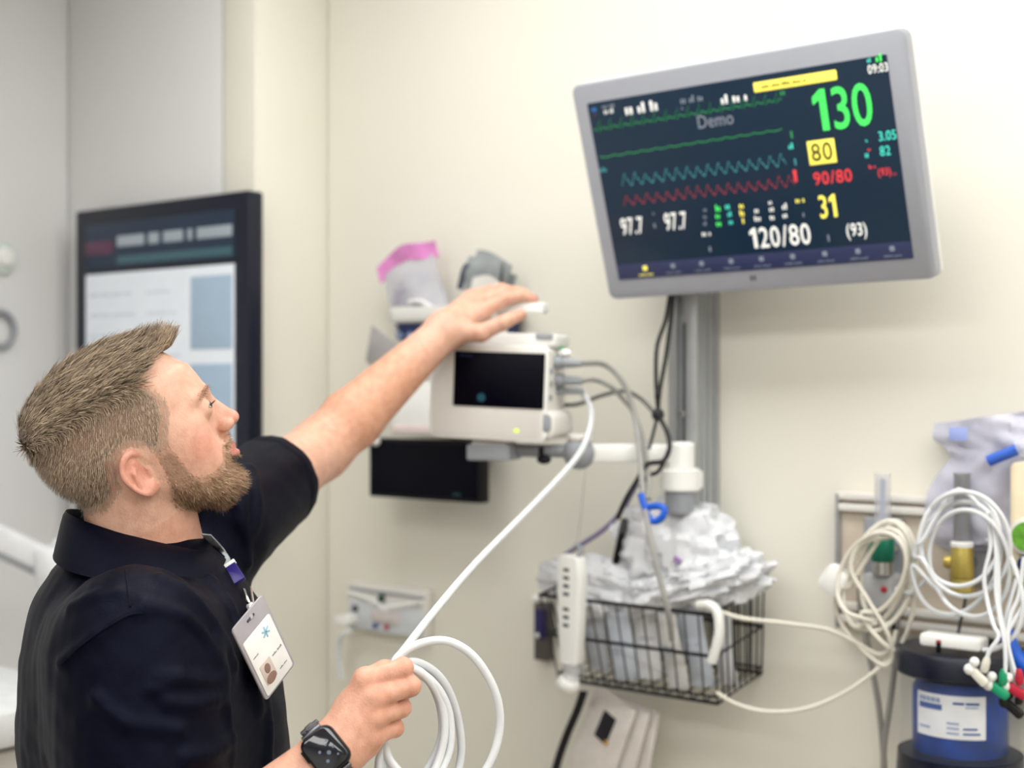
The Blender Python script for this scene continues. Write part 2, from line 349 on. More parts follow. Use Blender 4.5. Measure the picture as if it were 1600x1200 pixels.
def head_cm(q, ears=True):
    f, u = q[:, 0], q[:, 2]; ar = np.abs(q[:, 1]); m = np.stack([f, ar, u], 1)
    d = ell(m, (.25, 0, 4.9), (9.95, 7.5, 7.95), p=2.3)
    uu = np.clip(u, tU[0], tU[-1]); fr = np.interp(uu, tU, tFr); bk = np.interp(uu, tU, tBk); wd = np.interp(uu, tU, tW)
    c = bk+(fr-bk)*.42; a = np.where(f > c, fr-c, c-bk); n = np.where(f > c, np.interp(uu, [-9, -6, -3, 0, 5], [1.9, 1.8, 1.8, 1.95, 2.2]), 2.4)
    rad = (np.abs((f-c)/a)**n+(ar/wd)**n)**(1/n); e = (rad-1)*np.minimum(a, wd)
    e = smax(e, np.maximum(u-7, -9.5-u), .5); d = smin(d, e, 1.6)
    d = smin(d, ell(m, (6.0, 4.6, -.5), (2.3, 1.7, 2.4)), 2.2); d = smin(d, ell(m, (6.2, 3.9, -3.4), (2.2, 1.6, 2.2)), 1.8)                       # cheekbone
    d = smin(d, cap(m, (10.3, .9, 3.3), (8.6, 4.6, 3.3), .75, .6), .9)               # brow
    d = smin(d, ell(m, (8.3, 0, -7.4), (1.4, 1.9, 1.5)), 1.2)                        # chin
    d = smax(d, -ell(m, (11.3, 3.1, 1.75), (1.9, 2.0, 1.15)), .7)                    # orbit
    lid = np.sqrt((f-EYE[0])**2+(ar-EYE[1])**2+(u-EYE[2])**2)-1.32
    lid = smax(lid, -ell(m, (10.5, 3.25, 1.62), (.8, 1.1, .19)), .08); d = smin(d, lid, .35)
    d = smin(d, cap(m, (9.7, 0, 2.4), (10.4, 0, -1.0), .75, 1.15), .7)
    d = smin(d, cap(m, (10.5, 0, 2.3), (11.75, 0, -.75), .5, .72), .8)               # bridge
    d = smin(d, ell(m, (11.75, 0, -.95), (.85, .85, .75)), .5)                       # tip
    d = smin(d, ell(m, (10.75, 1.2, -1.35), (.95, .6, .68)), .35)                    # ala
    d = smax(d, -ell(m, (11.0, .62, -1.95), (.5, .32, .4)), .15)
    d = smin(d, cap(m, (10.0, 0, -2.7), (9.6, 1.6, -3.2), .55, .4), .6)
    d = smin(d, cap(m, (10.25, 0, -3.75), (9.35, 2.2, -4.1), .42, .2), .35)          # upper lip
    d = smin(d, cap(m, (10.15, 0, -4.75), (9.25, 2.1, -4.4), .5, .22), .35)          # lower lip
    d = smax(d, -cap(m, (10.8, 0, -4.25), (9.8, 2.1, -4.22), .1, .06), .15)
    if ears and m[:, 1].max() > 5.5 and f.max() > -4 and f.min() < 3 and u.max() > -5 and u.min() < 3.5: d = smin(d, ear_cm(m), .25)
    return d
HR3f = (HR3*100).astype(np.float32); HOf = HO.astype(np.float32)
def head(P): return head_cm((P-HOf) @ HR3f)*np.float32(.01)

# ---- arms, hands, neck, trunk
N0, N1 = hw(-1.2, 0, -1.5), at(236, 905, 1.66)
Rsh, Rel, Rwr = at(212, 1022, 1.46), at(236, 1420, 1.40), at(522, 1174, 1.445)
Lsh, Lel, Lwr = at(340, 815, 1.84), at(498, 704, 2.13), at(696, 516, 2.285)
Rf = dict(
  index=([at(572,1062,1.456), at(630,1043,1.470), at(622,1049,1.500), at(600,1056,1.503)], [.0115,.0098,.0088,.0078]),
  middle=([at(585,1090,1.450), at(641,1072,1.470), at(629,1080,1.502), at(604,1082,1.505)], [.0118,.0102,.009,.008]),
  ring=([at(586,1120,1.450), at(627,1106,1.476), at(617,1110,1.503), at(596,1110,1.504)], [.0115,.0096,.0088,.0078]),
  pinky=([at(582,1150,1.452), at(617,1138,1.478), at(608,1141,1.500), at(594,1138,1.500)], [.0108,.0086,.0078,.007]),
  thumb=([at(548,1110,1.462), at(572,1062,1.483), at(600,1046,1.494), at(622,1044,1.507)], [.0155,.012,.0102,.0085]))
Lf = dict(
  index=([at(754,487,2.318), at(792,466,2.322), at(814,462,2.325), at(833,467,2.328)], [.0135,.011,.0098,.008]),
  middle=([at(750,474,2.345), at(792,457,2.352), at(818,460,2.356), at(834,468,2.358)], [.0135,.011,.0098,.008]),
  ring=([at(744,466,2.368), at(784,452,2.378), at(808,455,2.383), at(825,464,2.385)], [.012,.0096,.0084,.007]),
  pinky=([at(735,464,2.388), at(766,453,2.400), at(786,457,2.404), at(800,464,2.406)], [.011,.0086,.0075,.0065]),
  thumb=([at(712,518,2.275), at(752,520,2.262), at(784,505,2.262), at(813,492,2.270)], [.019,.014,.0122,.0098]))
def hand(P, fg, wr, wrad, palmr):
    d = None
    for k in ('index', 'middle', 'ring', 'pinky'):
        e = cap(P, wr, fg[k][0][0], wrad, palmr); d = e if d is None else smin(d, e, .012)
    m01 = (fg['thumb'][0][0]+fg['index'][0][0])/2; d = smin(d, cap(P, fg['thumb'][0][0], fg['index'][0][0], .012, .009), .012)
    d = smin(d, cap(P, wr, fg['thumb'][0][0], wrad*.9, fg['thumb'][1][0]), .014)
    if fg is Rf: d = smin(d, cap(P, wr+A(0,0,-.006), at(574,1164,1.458), .02, .013), .012)
    for k, (p, r) in fg.items():
        e = chain(P, p, r, .003)
        e = smin(e, cap(P, p[1], p[1]+1e-4, r[1]*1.04, r[1]*1.04), .004)
        d = smin(d, e, .0045 if k != 'thumb' else .009)
    for k in ('index', 'middle', 'ring', 'pinky'):                     # knuckles and tendons
        p, r = fg[k]; back = nrm(p[0]-(p[2]+p[3])/2-(p[1]-p[0])*.2); d = smin(d, cap(P, p[0]+back*.003, p[0]+back*.0031, r[0]*.93, r[0]*.93), .006)
    return d
def bbox_of(pts, r): P = np.array(pts); return P.min(0)-r, P.max(0)+r
RB = bbox_of([p for a, _ in Rf.values() for p in a]+[Rwr], .03); LB = bbox_of([p for a, _ in Lf.values() for p in a]+[Lwr], .03)
HB = (HO-.13, HO+.13); RAB = bbox_of([Rsh, Rel, Rwr], .06); LAB = bbox_of([Lsh, Lel, Lwr], .06)
def inb(P, b, m): return bool((P[-1] > b[0]-m).all() and (P[0] < b[1]+m).all()) if len(P) > 1 and len(P) < 9000 else bool((P.max(0) > b[0]-m).all() and (P.min(0) < b[1]+m).all())
Rmid = Rel+(Rwr-Rel)*.3; Lmid = Lel+(Lwr-Lel)*.25
def trunk_tab():
    rows = [(812,152,292,.05),(835,136,312,.066),(858,112,330,.085),(885,88,358,.115),(925,66,390,.168),(965,54,413,.198),(1010,46,430,.207),(1100,41,444,.203),(1200,44,451,.195),(1350,60,452,.188),(1500,80,440,.188),(1640,80,420,.188)]
    Y = 1.65; z, b, f, wd = [], [], [], []
    for y, x0, x1, h in rows: z.append(CAMZ+(CY-y)/FPX*Y); b.append((x0-CX)/FPX*Y); f.append((x1-CX)/FPX*Y); wd.append(h)
    o = np.argsort(z); return np.array(z)[o], np.array(b)[o], np.array(f)[o], np.array(wd)[o]
TZ, TB, TFf, TWd = trunk_tab(); BPH = math.radians(10); TC = A((at(240,1000,1.65)[0]), 1.65, 0)
BFv, BRv = A(math.cos(BPH), math.sin(BPH), 0), A(math.sin(BPH), -math.cos(BPH), 0)
def trunk(P, inset=0.0):
    q = P-TC; f, r, z = q @ BFv, q @ BRv, P[:, 2]; zz = np.clip(z, TZ[0], TZ[-1])
    b = np.interp(zz, TZ, TB)-TC[0]+inset; fr = np.interp(zz, TZ, TFf)-TC[0]-inset; wd = np.interp(zz, TZ, TWd)-inset
    c = (b+fr)/2; a = (fr-b)/2; rad = (np.abs((f-c)/a)**2.3+(np.abs(r)/wd)**2.3)**(1/2.3); d = (rad-1)*np.minimum(a, wd)*.85
    return smax(d, np.maximum(z-TZ[-1], TZ[0]-z), .03)
def body_fn(P):
    d = trunk(P, .022); d = smax(d, 1.14-P[:, 2], .01)
    d = smin(d, cap(P, N0, N1, .060, .069), .02)
    if inb(P, RAB, .04): d = smin(d, smin(cap(P, Rsh, Rel, .058, .044), chain(P, [Rel, Rmid, Rwr], [.044, .045, .0275], .01), .015), .03)
    if inb(P, LAB, .04): d = smin(d, smin(cap(P, Lsh, Lel, .056, .045), chain(P, [Lel, Lmid, Lwr], [.044, .047, .029], .01), .02), .03)
    if inb(P, RB, .03): d = smin(d, hand(P, Rf, Rwr, .024, .0115), .012)
    if inb(P, LB, .03): d = smin(d, hand(P, Lf, Lwr, .0265, .013), .014)
    if inb(P, HB, .03): d = smin(d, head(P), .012)
    else: d = np.minimum(d, cap(P, hw(1, 0, 3), hw(1, 0, 3.01), .13, .13))
    return d
bv, bq = nets(body_fn, (-.86, 1.30, 1.0), (.12, 2.52, 1.80), .0021)
bv = relax(bv, bq, 1, .4); bn = vnormals(bv, bq)
# ---- skin colouring (stubble, lips, ears, knuckles, nails)
q = ((bv-HO) @ HR3)*100; f_, r_, u_ = q[:,0], np.abs(q[:,1]), q[:,2]
def inpoly(x, y, poly):
    ins = np.zeros(len(x), bool); n = len(poly)
    for i in range(n):
        (x1, y1), (x2, y2) = poly[i], poly[(i+1) % n]
        c = ((y1 > y) != (y2 > y)) & (x < (x2-x1)*(y-y1)/(y2-y1+1e-12)+x1); ins ^= c
    return ins
def noise3(P, s, seed=0):
    rs = np.random.RandomState(seed); o = np.zeros(len(P))
    for k in range(6): v = rs.normal(size=3); o += np.sin(P @ (v*s*(1+.5*k))+rs.uniform(0, 6))/(1+.4*k)
    return o/3
HAIRP = [(12,9.1),(9.0,9.2),(6.8,9.3),(4.7,8.3),(5.4,6.4),(6.2,4.9),(5.7,3.2),(4.6,1.6),(3.7,.2),(2.3,.1),(1.7,1.3),(.2,2.3),(-1.9,1.9),(-2.6,.2),(-3.0,-1.6),(-5.3,-2.7),(-8,-2.4),(-14,-2),(-14,16),(12,16)]
BEARDP = [(3.7,.3),(2.2,.3),(1.9,-2.6),(1.0,-5.4),(1.6,-7.0),(3.6,-9.0),(5.4,-10.9),(7.5,-10.6),(11.5,-9),(11.9,-2.5),(10.9,-2.15),(9.6,-2.3),(8.7,-3.6),(8.0,-4.6),(6.4,-5.0),(4.9,-4.6),(4.2,-2.6)]
near = (np.abs(q) < 16).all(1)
lipm = (np.abs((u_+4.25)/.75)**2+(r_/2.2)**2 < 1) & (f_ > 8.6)
jit = noise3(q, 5, 3)*.3+noise3(q, 22, 4)*.12
earm = near.copy(); earm[near] = ear_cm(np.stack([f_, r_, u_], 1)[near]) < .06
hairm = near & inpoly(f_+jit, u_+jit, HAIRP) & ~earm; beardm = near & inpoly(f_+jit, u_+jit*.6, BEARDP) & ~lipm & ~earm 
skin = np.array(srgb(222,176,153)); cl = np.tile(skin, (len(bv), 1))
def tint(mask, c, a): global cl; a = np.asarray(a)*mask; cl = cl*(1-a[:, None])+np.array(srgb(*c))*a[:, None]
g = lambda x, s: np.exp(-(x/s)**2)
tint(near*1., (214,128,108), .55*g(np.sqrt((f_-6.8)**2+(r_-5.2)**2+(u_+1.6)**2), 2.4))
tint(near*1., (210,120,104), .55*g(np.sqrt((f_-11.7)**2+r_**2+(u_+1)**2), 1.5))
tint(earm*1., (214,118,102), .38); tint(near & (u_ < -7) , (206,138,114), .35)
tint(lipm*1., (188,108,104), .8); binn = inpoly(f_, u_+.75, BEARDP); tint(beardm*1., (128,98,76), np.where(binn, .62, .28)+.12*noise3(q, 9, 8)); tint(hairm*1., (124,103,86), np.where(inpoly(f_+1.0, u_-.5, HAIRP) & inpoly(f_, u_-.9, HAIRP), .85, .4))
tint((near & (((f_-10.35)/.5)**2+((r_-3.2)/1.2)**2+((u_-1.62)/.28)**2 < 1))*1., (50,35,30), .9)
for fg in (Rf, Lf):
    for k, (p, r) in fg.items():
        for j, s, a in ((0, .016, .3), (1, .012, .35), (3, .012, .4)): tint(np.ones(len(bv)), (216,124,104), a*g(np.linalg.norm(bv-p[j], axis=1), s))
fo = np.linalg.norm(np.cross(bv-Lel, nrm(Lwr-Lel)), axis=1); tl_ = (bv-Lel) @ nrm(Lwr-Lel); tint((fo < .09)*1., (206,142,106), .5*np.clip((tl_+.02)/.08, 0, 1)*np.clip((.26-tl_)/.08, 0, 1))
tr_ = (bv-Rel) @ nrm(Rwr-Rel); fr_ = np.linalg.norm(np.cross(bv-Rel, nrm(Rwr-Rel)), axis=1); tint(((fr_ < .09) & (bv[:,1] < 1.56))*1., (214,150,122), .35*np.clip((tr_)/.08, 0, 1))
me = np_mesh('person', bv, bq); ca = me.color_attributes.new('skin_tone', 'FLOAT_COLOR', 'POINT'); ca.data.foreach_set('color', np.hstack([cl, np.ones((len(cl), 1))]).ravel())
M_skin = mat('skin', skin, .5, var=.05, scale=40, bump=.25, bscale=420)
nt = M_skin.node_tree; b = nt.nodes['Principled BSDF']; at_ = nt.nodes.new('ShaderNodeAttribute'); at_.attribute_name = 'skin_tone'
mx = nt.nodes.new('ShaderNodeMix'); mx.data_type = 'RGBA'; mx.blend_type = 'MULTIPLY'; mx.inputs['Factor'].default_value = 1
nz = nt.nodes.new('ShaderNodeTexNoise'); nz.inputs['Scale'].default_value = 55; rp = nt.nodes.new('ShaderNodeValToRGB'); rp.color_ramp.elements[0].color = (.86,.80,.78,1); rp.color_ramp.elements[1].color = (1,1,1,1); rp.color_ramp.elements[0].position = .3; rp.color_ramp.elements[1].position = .65
nt.links.new(nz.outputs['Fac'], rp.inputs['Fac']); nt.links.new(at_.outputs['Color'], mx.inputs[6]); nt.links.new(rp.outputs['Color'], mx.inputs[7]); nt.links.new(mx.outputs[2], b.inputs['Base Color'])
person = mesh_obj('person', me, M_skin, angle=0); PB = A(-.45, 1.65, 0)
def shift(o):                                            # person's parts: world verts -> origin at his feet
    n = len(o.data.vertices); c = np.empty(n*3); o.data.vertices.foreach_get('co', c); c = c.reshape(-1, 3)-PB; o.data.vertices.foreach_set('co', c.ravel()); o.data.update(); return o
shift(person); person.location = PB
tag(person, 'bearded man in a black polo shirt looking up and reaching to the small monitor', 'person')
def pchild(o, parent=None, label=None):
    shift(o) if parent is None else shift(o); o.parent = parent or person
    if label: o['label'] = label
    return o
# eyes
M_eye = mat('eye_white', srgb(225,215,208), .2, var=.05); M_iris = mat('iris', srgb(70,85,95), .2, var=.3, scale=300)
for s in (1, -1):
    e = MB(); e.ball(hw(EYE[0], s*EYE[1], EYE[2]), .0124, 20); e = pchild(e.build('eye', M_eye), label='half closed eye')
    i = MB(); i.ball(hw(EYE[0]+.78, s*EYE[1], EYE[2]+.05), .0062, 14); pchild(i.build('iris', M_iris), e)
# ---- hair, beard, brows: strands rooted on the skin
def strands(roots, dirs, lens, wid, bend, up, seed, segs=3):
    rs = np.random.RandomState(seed); n = len(roots); V = np.zeros((n, segs+1, 2, 3)); side = np.cross(dirs, up); side /= np.linalg.norm(side, axis=1)[:, None]+1e-9
    side = side+up*rs.normal(0, .35, (n, 1)); side /= np.linalg.norm(side, axis=1)[:, None]
    for k in range(segs+1):
        t = k/segs; c = roots+(dirs*t+bend*t*t)*lens[:, None]; w_ = wid*(1-.75*t)
        V[:, k, 0] = c-side*w_[:, None]/2; V[:, k, 1] = c+side*w_[:, None]/2
    I = np.arange(n*(segs+1)*2).reshape(n, segs+1, 2)
    Q = np.concatenate([np.stack([I[:, k, 0], I[:, k, 1], I[:, k+1, 1], I[:, k+1, 0]], 1) for k in range(segs)]); return V.reshape(-1, 3), Q, (segs+1)*2
def strand_mat(name, c0, c1, rough=.5):
    m = mat(name, c0, rough, var=0); nt = m.node_tree; b = nt.nodes['Principled BSDF']; g_ = nt.nodes.new('ShaderNodeAttribute'); g_.attribute_name = 'tone'; rp = nt.nodes.new('ShaderNodeValToRGB')
    rp.color_ramp.elements[0].color = tuple(c0)+(1,); rp.color_ramp.elements[1].color = tuple(c1)+(1,); nt.links.new(g_.outputs['Fac'], rp.inputs['Fac']); nt.links.new(rp.outputs['Color'], b.inputs['Base Color']); return m
def strand_obj(name, S, tone, m, base=None):             # strands (and an optional base shell) with a tone per strand
    V, Q, k = S; tv = np.repeat(np.clip(tone, 0, 1), k)
    if base is not None: Q = np.vstack([base[1], Q+len(base[0])]); V = np.vstack([base[0], V]); tv = np.concatenate([np.full(len(base[0]), .12), tv])
    me = np_mesh(name, V, Q); at2 = me.attributes.new('tone', 'FLOAT', 'POINT'); at2.data.foreach_set('value', tv.astype(np.float32)); return mesh_obj(name, me, m, angle=0)
M_hair = strand_mat('ash_blond_hair', srgb(74,58,46), srgb(236,212,182)); M_beard = strand_mat('brown_beard_hair', srgb(84,58,40), srgb(222,186,146))
rs = np.random.RandomState(4); nH = bn @ HR3
def thick(qq):                                           # how far hair stands off the skull (cm)
    top = np.clip((qq[:,2]-7.2+.12*np.abs(qq[:,0]))/3.0, 0, 1); return .12+1.15*top**1.3+.35*top*np.clip((qq[:,0]-4)/5, 0, 1)
def hair_fn(P):
    qq = ((P-HO) @ HR3)*100; d = head_cm(qq, False)-(thick(qq)*.85-.22)
    cut = 9.6-qq[:,2]-np.clip(8.2-qq[:,0], 0, 4)*1.2
    cut = np.maximum(cut, .5*(qq[:,0]-6)+np.abs(qq[:,1])-4.2)
    return smax(d, cut, .5)*.01
hv, hq = nets(hair_fn, HO-.17, HO+.17, .0030); hv = relax(hv, hq, 2)
idx = np.where(hairm)[0]; up = bn[idx]; qq = q[idx]; topw = np.clip((qq[:,2]-6.6+.1*np.abs(qq[:,0]))/2.6, 0, 1)
inn = inpoly(qq[:,0]+1.0, qq[:,2]-.5, HAIRP) & inpoly(qq[:,0], qq[:,2]-.9, HAIRP); area_p = (.6+.4*topw)*np.where(inn | (topw > .6), 1, .3); sel = rs.choice(len(idx), 26000, p=area_p/area_p.sum()); idx = idx[sel]; up = up[sel]; qq = qq[sel]; topw = topw[sel]
F_, R_, U_ = HF, HRt*np.sign(qq[:,1:2]), HU
cl1 = noise3(np.round(qq/.55)*.55, 9, 5)[:, None]; cl2 = noise3(np.round(qq/.55)*.55, 8, 6)[:, None]
dtop = F_*(.85+.25*cl1)+up*(.42+.12*cl2)+R_*(.30+.35*cl2)+rs.normal(0, .12, up.shape)
front = np.clip((qq[:,0]-5)/4, 0, 1)[:, None]; dtop = dtop*(1-front)+front*(F_*.45+up*.75+HU*.45+HRt*.25*cl1+rs.normal(0, .12, up.shape))
dside = -HU*.75-F_*.35+up*.45+rs.normal(0, .14, up.shape); dr = dside*(1-topw[:, None])+dtop*topw[:, None]
dr -= up*np.minimum((dr*up).sum(1)-.15, 0)[:, None]; dr /= np.linalg.norm(dr, axis=1)[:, None]
ln = (.62+1.75*topw+.7*topw*front[:,0])*.01*rs.uniform(.7, 1.15, len(idx))
root = bv[idx]+up*(np.maximum(thick(qq)*.8-.22, 0)*.01)[:, None]
S1 = strands(root, dr, ln, np.full(len(idx), .0006)+.0007*topw, -up*.25*topw[:, None]+rs.normal(0, .06, up.shape), up, 1)
tone = .42+.22*noise3(qq*A(.5,1.6,1.6), 2.6, 21)*topw+.10*noise3(qq, 6, 22)+rs.normal(0, 1, len(idx))*(.09+.12*topw)
pchild(strand_obj('hair', S1, tone, M_hair, (hv, hq)), label='short ash blond hair swept forward')
idx = np.where(beardm)[0]; qq = q[idx]; dens = .25+.75*np.clip((-qq[:,2]-3.2)/2.5, 0, 1); dens = np.maximum(dens, (qq[:,0] > 8.4)*.9)*np.where(inpoly(qq[:,0], qq[:,2]+.75, BEARDP), 1, .45); idx = idx[rs.choice(len(idx), 6500, p=dens/dens.sum())]
up = bn[idx]; qq = q[idx]; dr = -HU*.7+HF*.25+up*.55+rs.normal(0, .25, up.shape); dr /= np.linalg.norm(dr, axis=1)[:, None]
ln = .0072*rs.uniform(.45, 1.05, len(idx))*(.6+.5*np.clip((-qq[:,2]-4)/3, 0, 1)); S = strands(bv[idx], dr, ln, np.full(len(idx), .0007), HF*.1+rs.normal(0, .15, up.shape), up, 2)
pchild(strand_obj('beard', S, .42-.25*np.clip((-qq[:,2]-7)/2, 0, 1)+rs.normal(0, .22, len(idx)), M_beard), label='short brown beard and moustache')
for s in (1, -1):
    m_ = near & (np.abs(u_-3.35+.12*(r_-3)) < .38) & (r_ > 1.2) & (r_ < 4.9) & (q[:,1]*s > 0) & (f_ > 7); idx = np.where(m_)[0]; idx = idx[rs.choice(len(idx), 110)]
    dr = HRt*s*.8+bn[idx]*.3+HU*.1+rs.normal(0, .15, (len(idx), 3)); dr /= np.linalg.norm(dr, axis=1)[:, None]; S = strands(bv[idx], dr, .01*rs.uniform(.5, .9, len(idx)), np.full(len(idx), .0005), -HU*.2+np.zeros((len(idx), 3)), bn[idx], 3)
    pchild(strand_obj('eyebrow', S, rs.uniform(.25, .7, len(idx)), M_beard))
    lr = []; ld = []
    for k in range(90):
        a = rs.uniform(-1, 1); p = hw(EYE[0]+1.25*math.cos(a*.8)+.05, s*(EYE[1]+.95*a+.1), EYE[2]+.12-.12*a*a); lr.append(p); ld.append(nrm(HF*.8+HRt*s*.45*a+HRt*s*.3-HU*.35+rs.normal(0, .08, 3)))
    S = strands(np.array(lr), np.array(ld), .01*rs.uniform(.6, .9, 90), np.full(90, .0005), np.tile(HU*.5, (90, 1)), np.tile(HU, (90, 1)), 4); pchild(mesh_obj('eyelashes', np_mesh('eyelashes', *S[:2]), mat('dark_lash', srgb(50,36,28), .6), angle=0))

# ---- polo shirt
Ldir = nrm(Lel-Lsh); Lcuff = at(436, 762, 2.0); Lcuff = Lsh+Ldir*((Lcuff-Lsh) @ Ldir); Rdir = nrm(Rel-Rsh); Rcuff = Rsh+Rdir*.235
def shirt0(P):
    d = trunk(P); d = smax(d, .80-P[:, 2], .01)
    rs_ = cap(P, Rsh-Rdir*.012, Rcuff+Rdir*.05, .080, .080); rs_ = smax(rs_, (P-Rcuff) @ Rdir, .006)
    ls = cap(P, Lsh-Ldir*.02, Lcuff+Ldir*.05, .084, .060); ls = smax(ls, (P-Lcuff) @ Ldir, .006)
    d = smin(d, rs_, .06); d = smin(d, ls, .05)
    return d
FOLDS = [([(255,905),(300,935),(335,975),(365,1040)], .007), ([(225,945),(290,965),(325,1000),(348,1050)], .006), ([(330,905),(365,960),(392,1040),(405,1110)], .006),
         ([(250,1056),(300,1062),(345,1064)], .005), ([(262,1098),(310,1101),(348,1090)], .006), ([(235,1080),(268,1068),(285,1054)], .004), ([(290,1185),(330,1180),(358,1155)], .006),
         ([(412,1080),(420,1130),(418,1190)], .006), ([(95,1035),(140,1000),(200,962),(222,956)], .0035), ([(120,870),(160,862),(195,880)], .005), ([(392,730),(402,770),(398,830)], .005), ([(365,780),(382,820),(388,880)], .005),
         ([(150,1090),(200,1130),(280,1140)], .005), ([(110,950),(150,930),(185,925)], .004), ([(340,1000),(352,1060),(357,1140),(362,1195)], .004), ([(375,735),(382,770),(375,815)], .004)]
fold_pts = []
for pl, r in FOLDS:
    pp = [ray_hit(shirt0, *p) for p in pl]; pp = [p for p in pp if p is not None]
    if len(pp) > 1: fold_pts.append((cr(pp, 3), r))
def shirt(P):
    d = shirt0(P)
    for pp, r in fold_pts:
        if not inb(P, (pp.min(0), pp.max(0)), .022): continue
        e = None
        for i in range(len(pp)-1):
            s = cap(P, pp[i], pp[i+1], r*.8, r*.8); e = s if e is None else np.minimum(e, s)
        d = smin(d, e, .011)
    inside = np.minimum(smax(cap(P, Lsh, Lcuff+Ldir*.1, .060, .050), -(P-Lcuff+Ldir*.014) @ Ldir, .004), smax(cap(P, Rsh, Rcuff+Rdir*.1, .066, .066), -(P-Rcuff+Rdir*.014) @ Rdir, .004))
    d = smax(d, -inside, .003)
    hem = .0022*((np.abs((P-Lcuff) @ Ldir+.012) < .0125) & (np.linalg.norm(P-Lcuff, axis=1) < .10))+.0022*((np.abs((P-Rcuff) @ Rdir+.012) < .0125) & (np.linalg.norm(P-Rcuff, axis=1) < .12))
    return d-.0014*noise3(P, 38, 9)-.0008*noise3(P, 90, 11)-hem
sv, sq = nets(shirt, (-.86, 1.25, .76), (.05, 2.22, 1.60), .0042); sv = relax(sv, sq, 1)
M_shirt = mat('black_navy_knit', srgb(3,3,15), .52, var=.15, scale=160, bump=.25, bscale=900, spec=.15)
M_shirt.node_tree.nodes['Principled BSDF'].inputs['Specular Tint'].default_value = (.55, .65, 1, 1)
shirt_o = pchild(mesh_obj('polo_shirt', np_mesh('polo_shirt', sv, sq), M_shirt, angle=0), label='black knit polo shirt')
# collar: stand and turned-down leaf around the neck, open at the front
NA = nrm(N0-N1); NC = N1+NA*.06
def collar_pt(a, s):                                     # a: angle from the front (+ = his right), s: 0 inner stand bottom .. 1 leaf edge
    fr = (1+math.cos(a))/2; ca, sa = math.cos(a), math.sin(a)
    cen = at(226, 862, 1.65); fv = nrm(BFv-NA*(BFv @ NA)); rv = BRv
    top = .060-.068*fr
    if s < .45: k = s/.45; rad = .073+.003*k; h = top-.045*(1-k)
    else: k = (s-.45)/.55; rad = .0765+(.008+.040*abs(math.sin(a))**2+.020*fr)*k**.9; h = top+.005*math.sin(k*3.1)-k*(.044+.006*fr**2)
    return cen+fv*ca*rad*1.12+rv*sa*rad*.98+A(0,0,1)*h+fv*(-.004)
G = [[collar_pt(math.radians(24+(360-48)*i/60), s) for s in np.linspace(0, 1, 14)] for i in range(61)]
m_ = MB(); m_.sheet(G, .0022); pchild(m_.build('collar', M_shirt), shirt_o)
# placket and seams
def on_shirt(px, py, off=.0008):
    p = ray_hit(shirt, px, py); return p+nrm(A(0,0,CAMZ)-p)*off
m_ = MB(); m_.tube([on_shirt(x, y) for x, y in ((222,958),(200,962),(160,985),(120,1015),(95,1040))], .0011, 6); m_.tube([on_shirt(x, y) for x, y in ((196,890),(199,915),(203,948))], .001, 6); pchild(m_.build('seam', M_shirt), shirt_o)
# trousers and shoes (below the frame)
hipc = TC+BFv*((TB[0]+TFf[0])/2-TC[0])
def trous(P):
    d = smax(ell(P, hipc+A(0,0,.88), (.155,.19,.16), np.array([BFv, BRv, A(0,0,1)]).T), P[:,2]-.93, .01)
    for s in (1, -1): d = smin(d, chain(P, [hipc+BRv*s*.09+A(0,0,.86), hipc+BRv*s*.11+BFv*.02+A(0,0,.48), hipc+BRv*s*.12+A(0,0,.07)], [.095,.075,.062], .02), .03)
    return smax(d, .055-P[:,2], .005)
tv, tq = nets(trous, hipc-A(.35,.4,0), hipc+A(.35,.4,1.0), .009); pchild(mesh_obj('trousers', np_mesh('trousers', tv, tq), mat('charcoal_twill', srgb(40,42,48), .8), angle=0))
for s in (1, -1):
    def shoe(P, s=s):
        c = hipc+BRv*s*.12; d = smin(cap(P, c+BFv*-.06+A(0,0,.05), c+BFv*.16+A(0,0,.04), .046, .04), cap(P, c+A(0,0,.05), c+A(0,0,.11), .045, .045), .03); return smax(d, .001-P[:,2], .004)
    c = hipc+BRv*s*.12; v_, q_ = nets(shoe, c-A(.25,.25,.01), c+A(.25,.25,.2), .007); pchild(mesh_obj('shoe', np_mesh('shoe', v_, q_), M_black, angle=0))
# ---------------------------------------------------------------- helpers for flat print and cables
def quad(F, x0, y0, x1, y1, y=0.0):                      # local x0,x1,z0,z1 of an upright box whose pixel corners are given (top-left, bottom-right)
    a, b = F.at(x0, y0, y), F.at(x1, y1, y); return a[0], b[0], b[2], a[2]
def scrib(mb, x0, x1, z0, z1, y, n=4, seed=1, t=.0003):  # a line of print too small to read: letter-sized strokes grouped in words
    r = random.Random(seed); h = abs(z1-z0); zz = min(z0, z1); step = max(h*.48, (x1-x0)/60); x = x0; per = max(2, int((x1-x0)/step/n)); k = 0
    while x < x1-step*.5:
        if k % (per+1) == per: x += step*.9; k += 1; continue
        lh = h*r.choice((.62, .7, .7, 1)); mb.box((x+step*.36, y, zz+lh/2), (step*.58, t, lh)); x += step; k += 1
    return mb
def path(pts): return [at(*p) if isinstance(p, tuple) else p for p in pts]
def cable(name, pts, r, m, label, group=None, res=6, n=8, closed=False):
    mb = MB(); mb.tube(path(pts), r, n, res, closed); return solo(mb, name, m, label, 'cable', group)
def wpath(pts): return [wl(x, y, o) for x, y, o in pts]
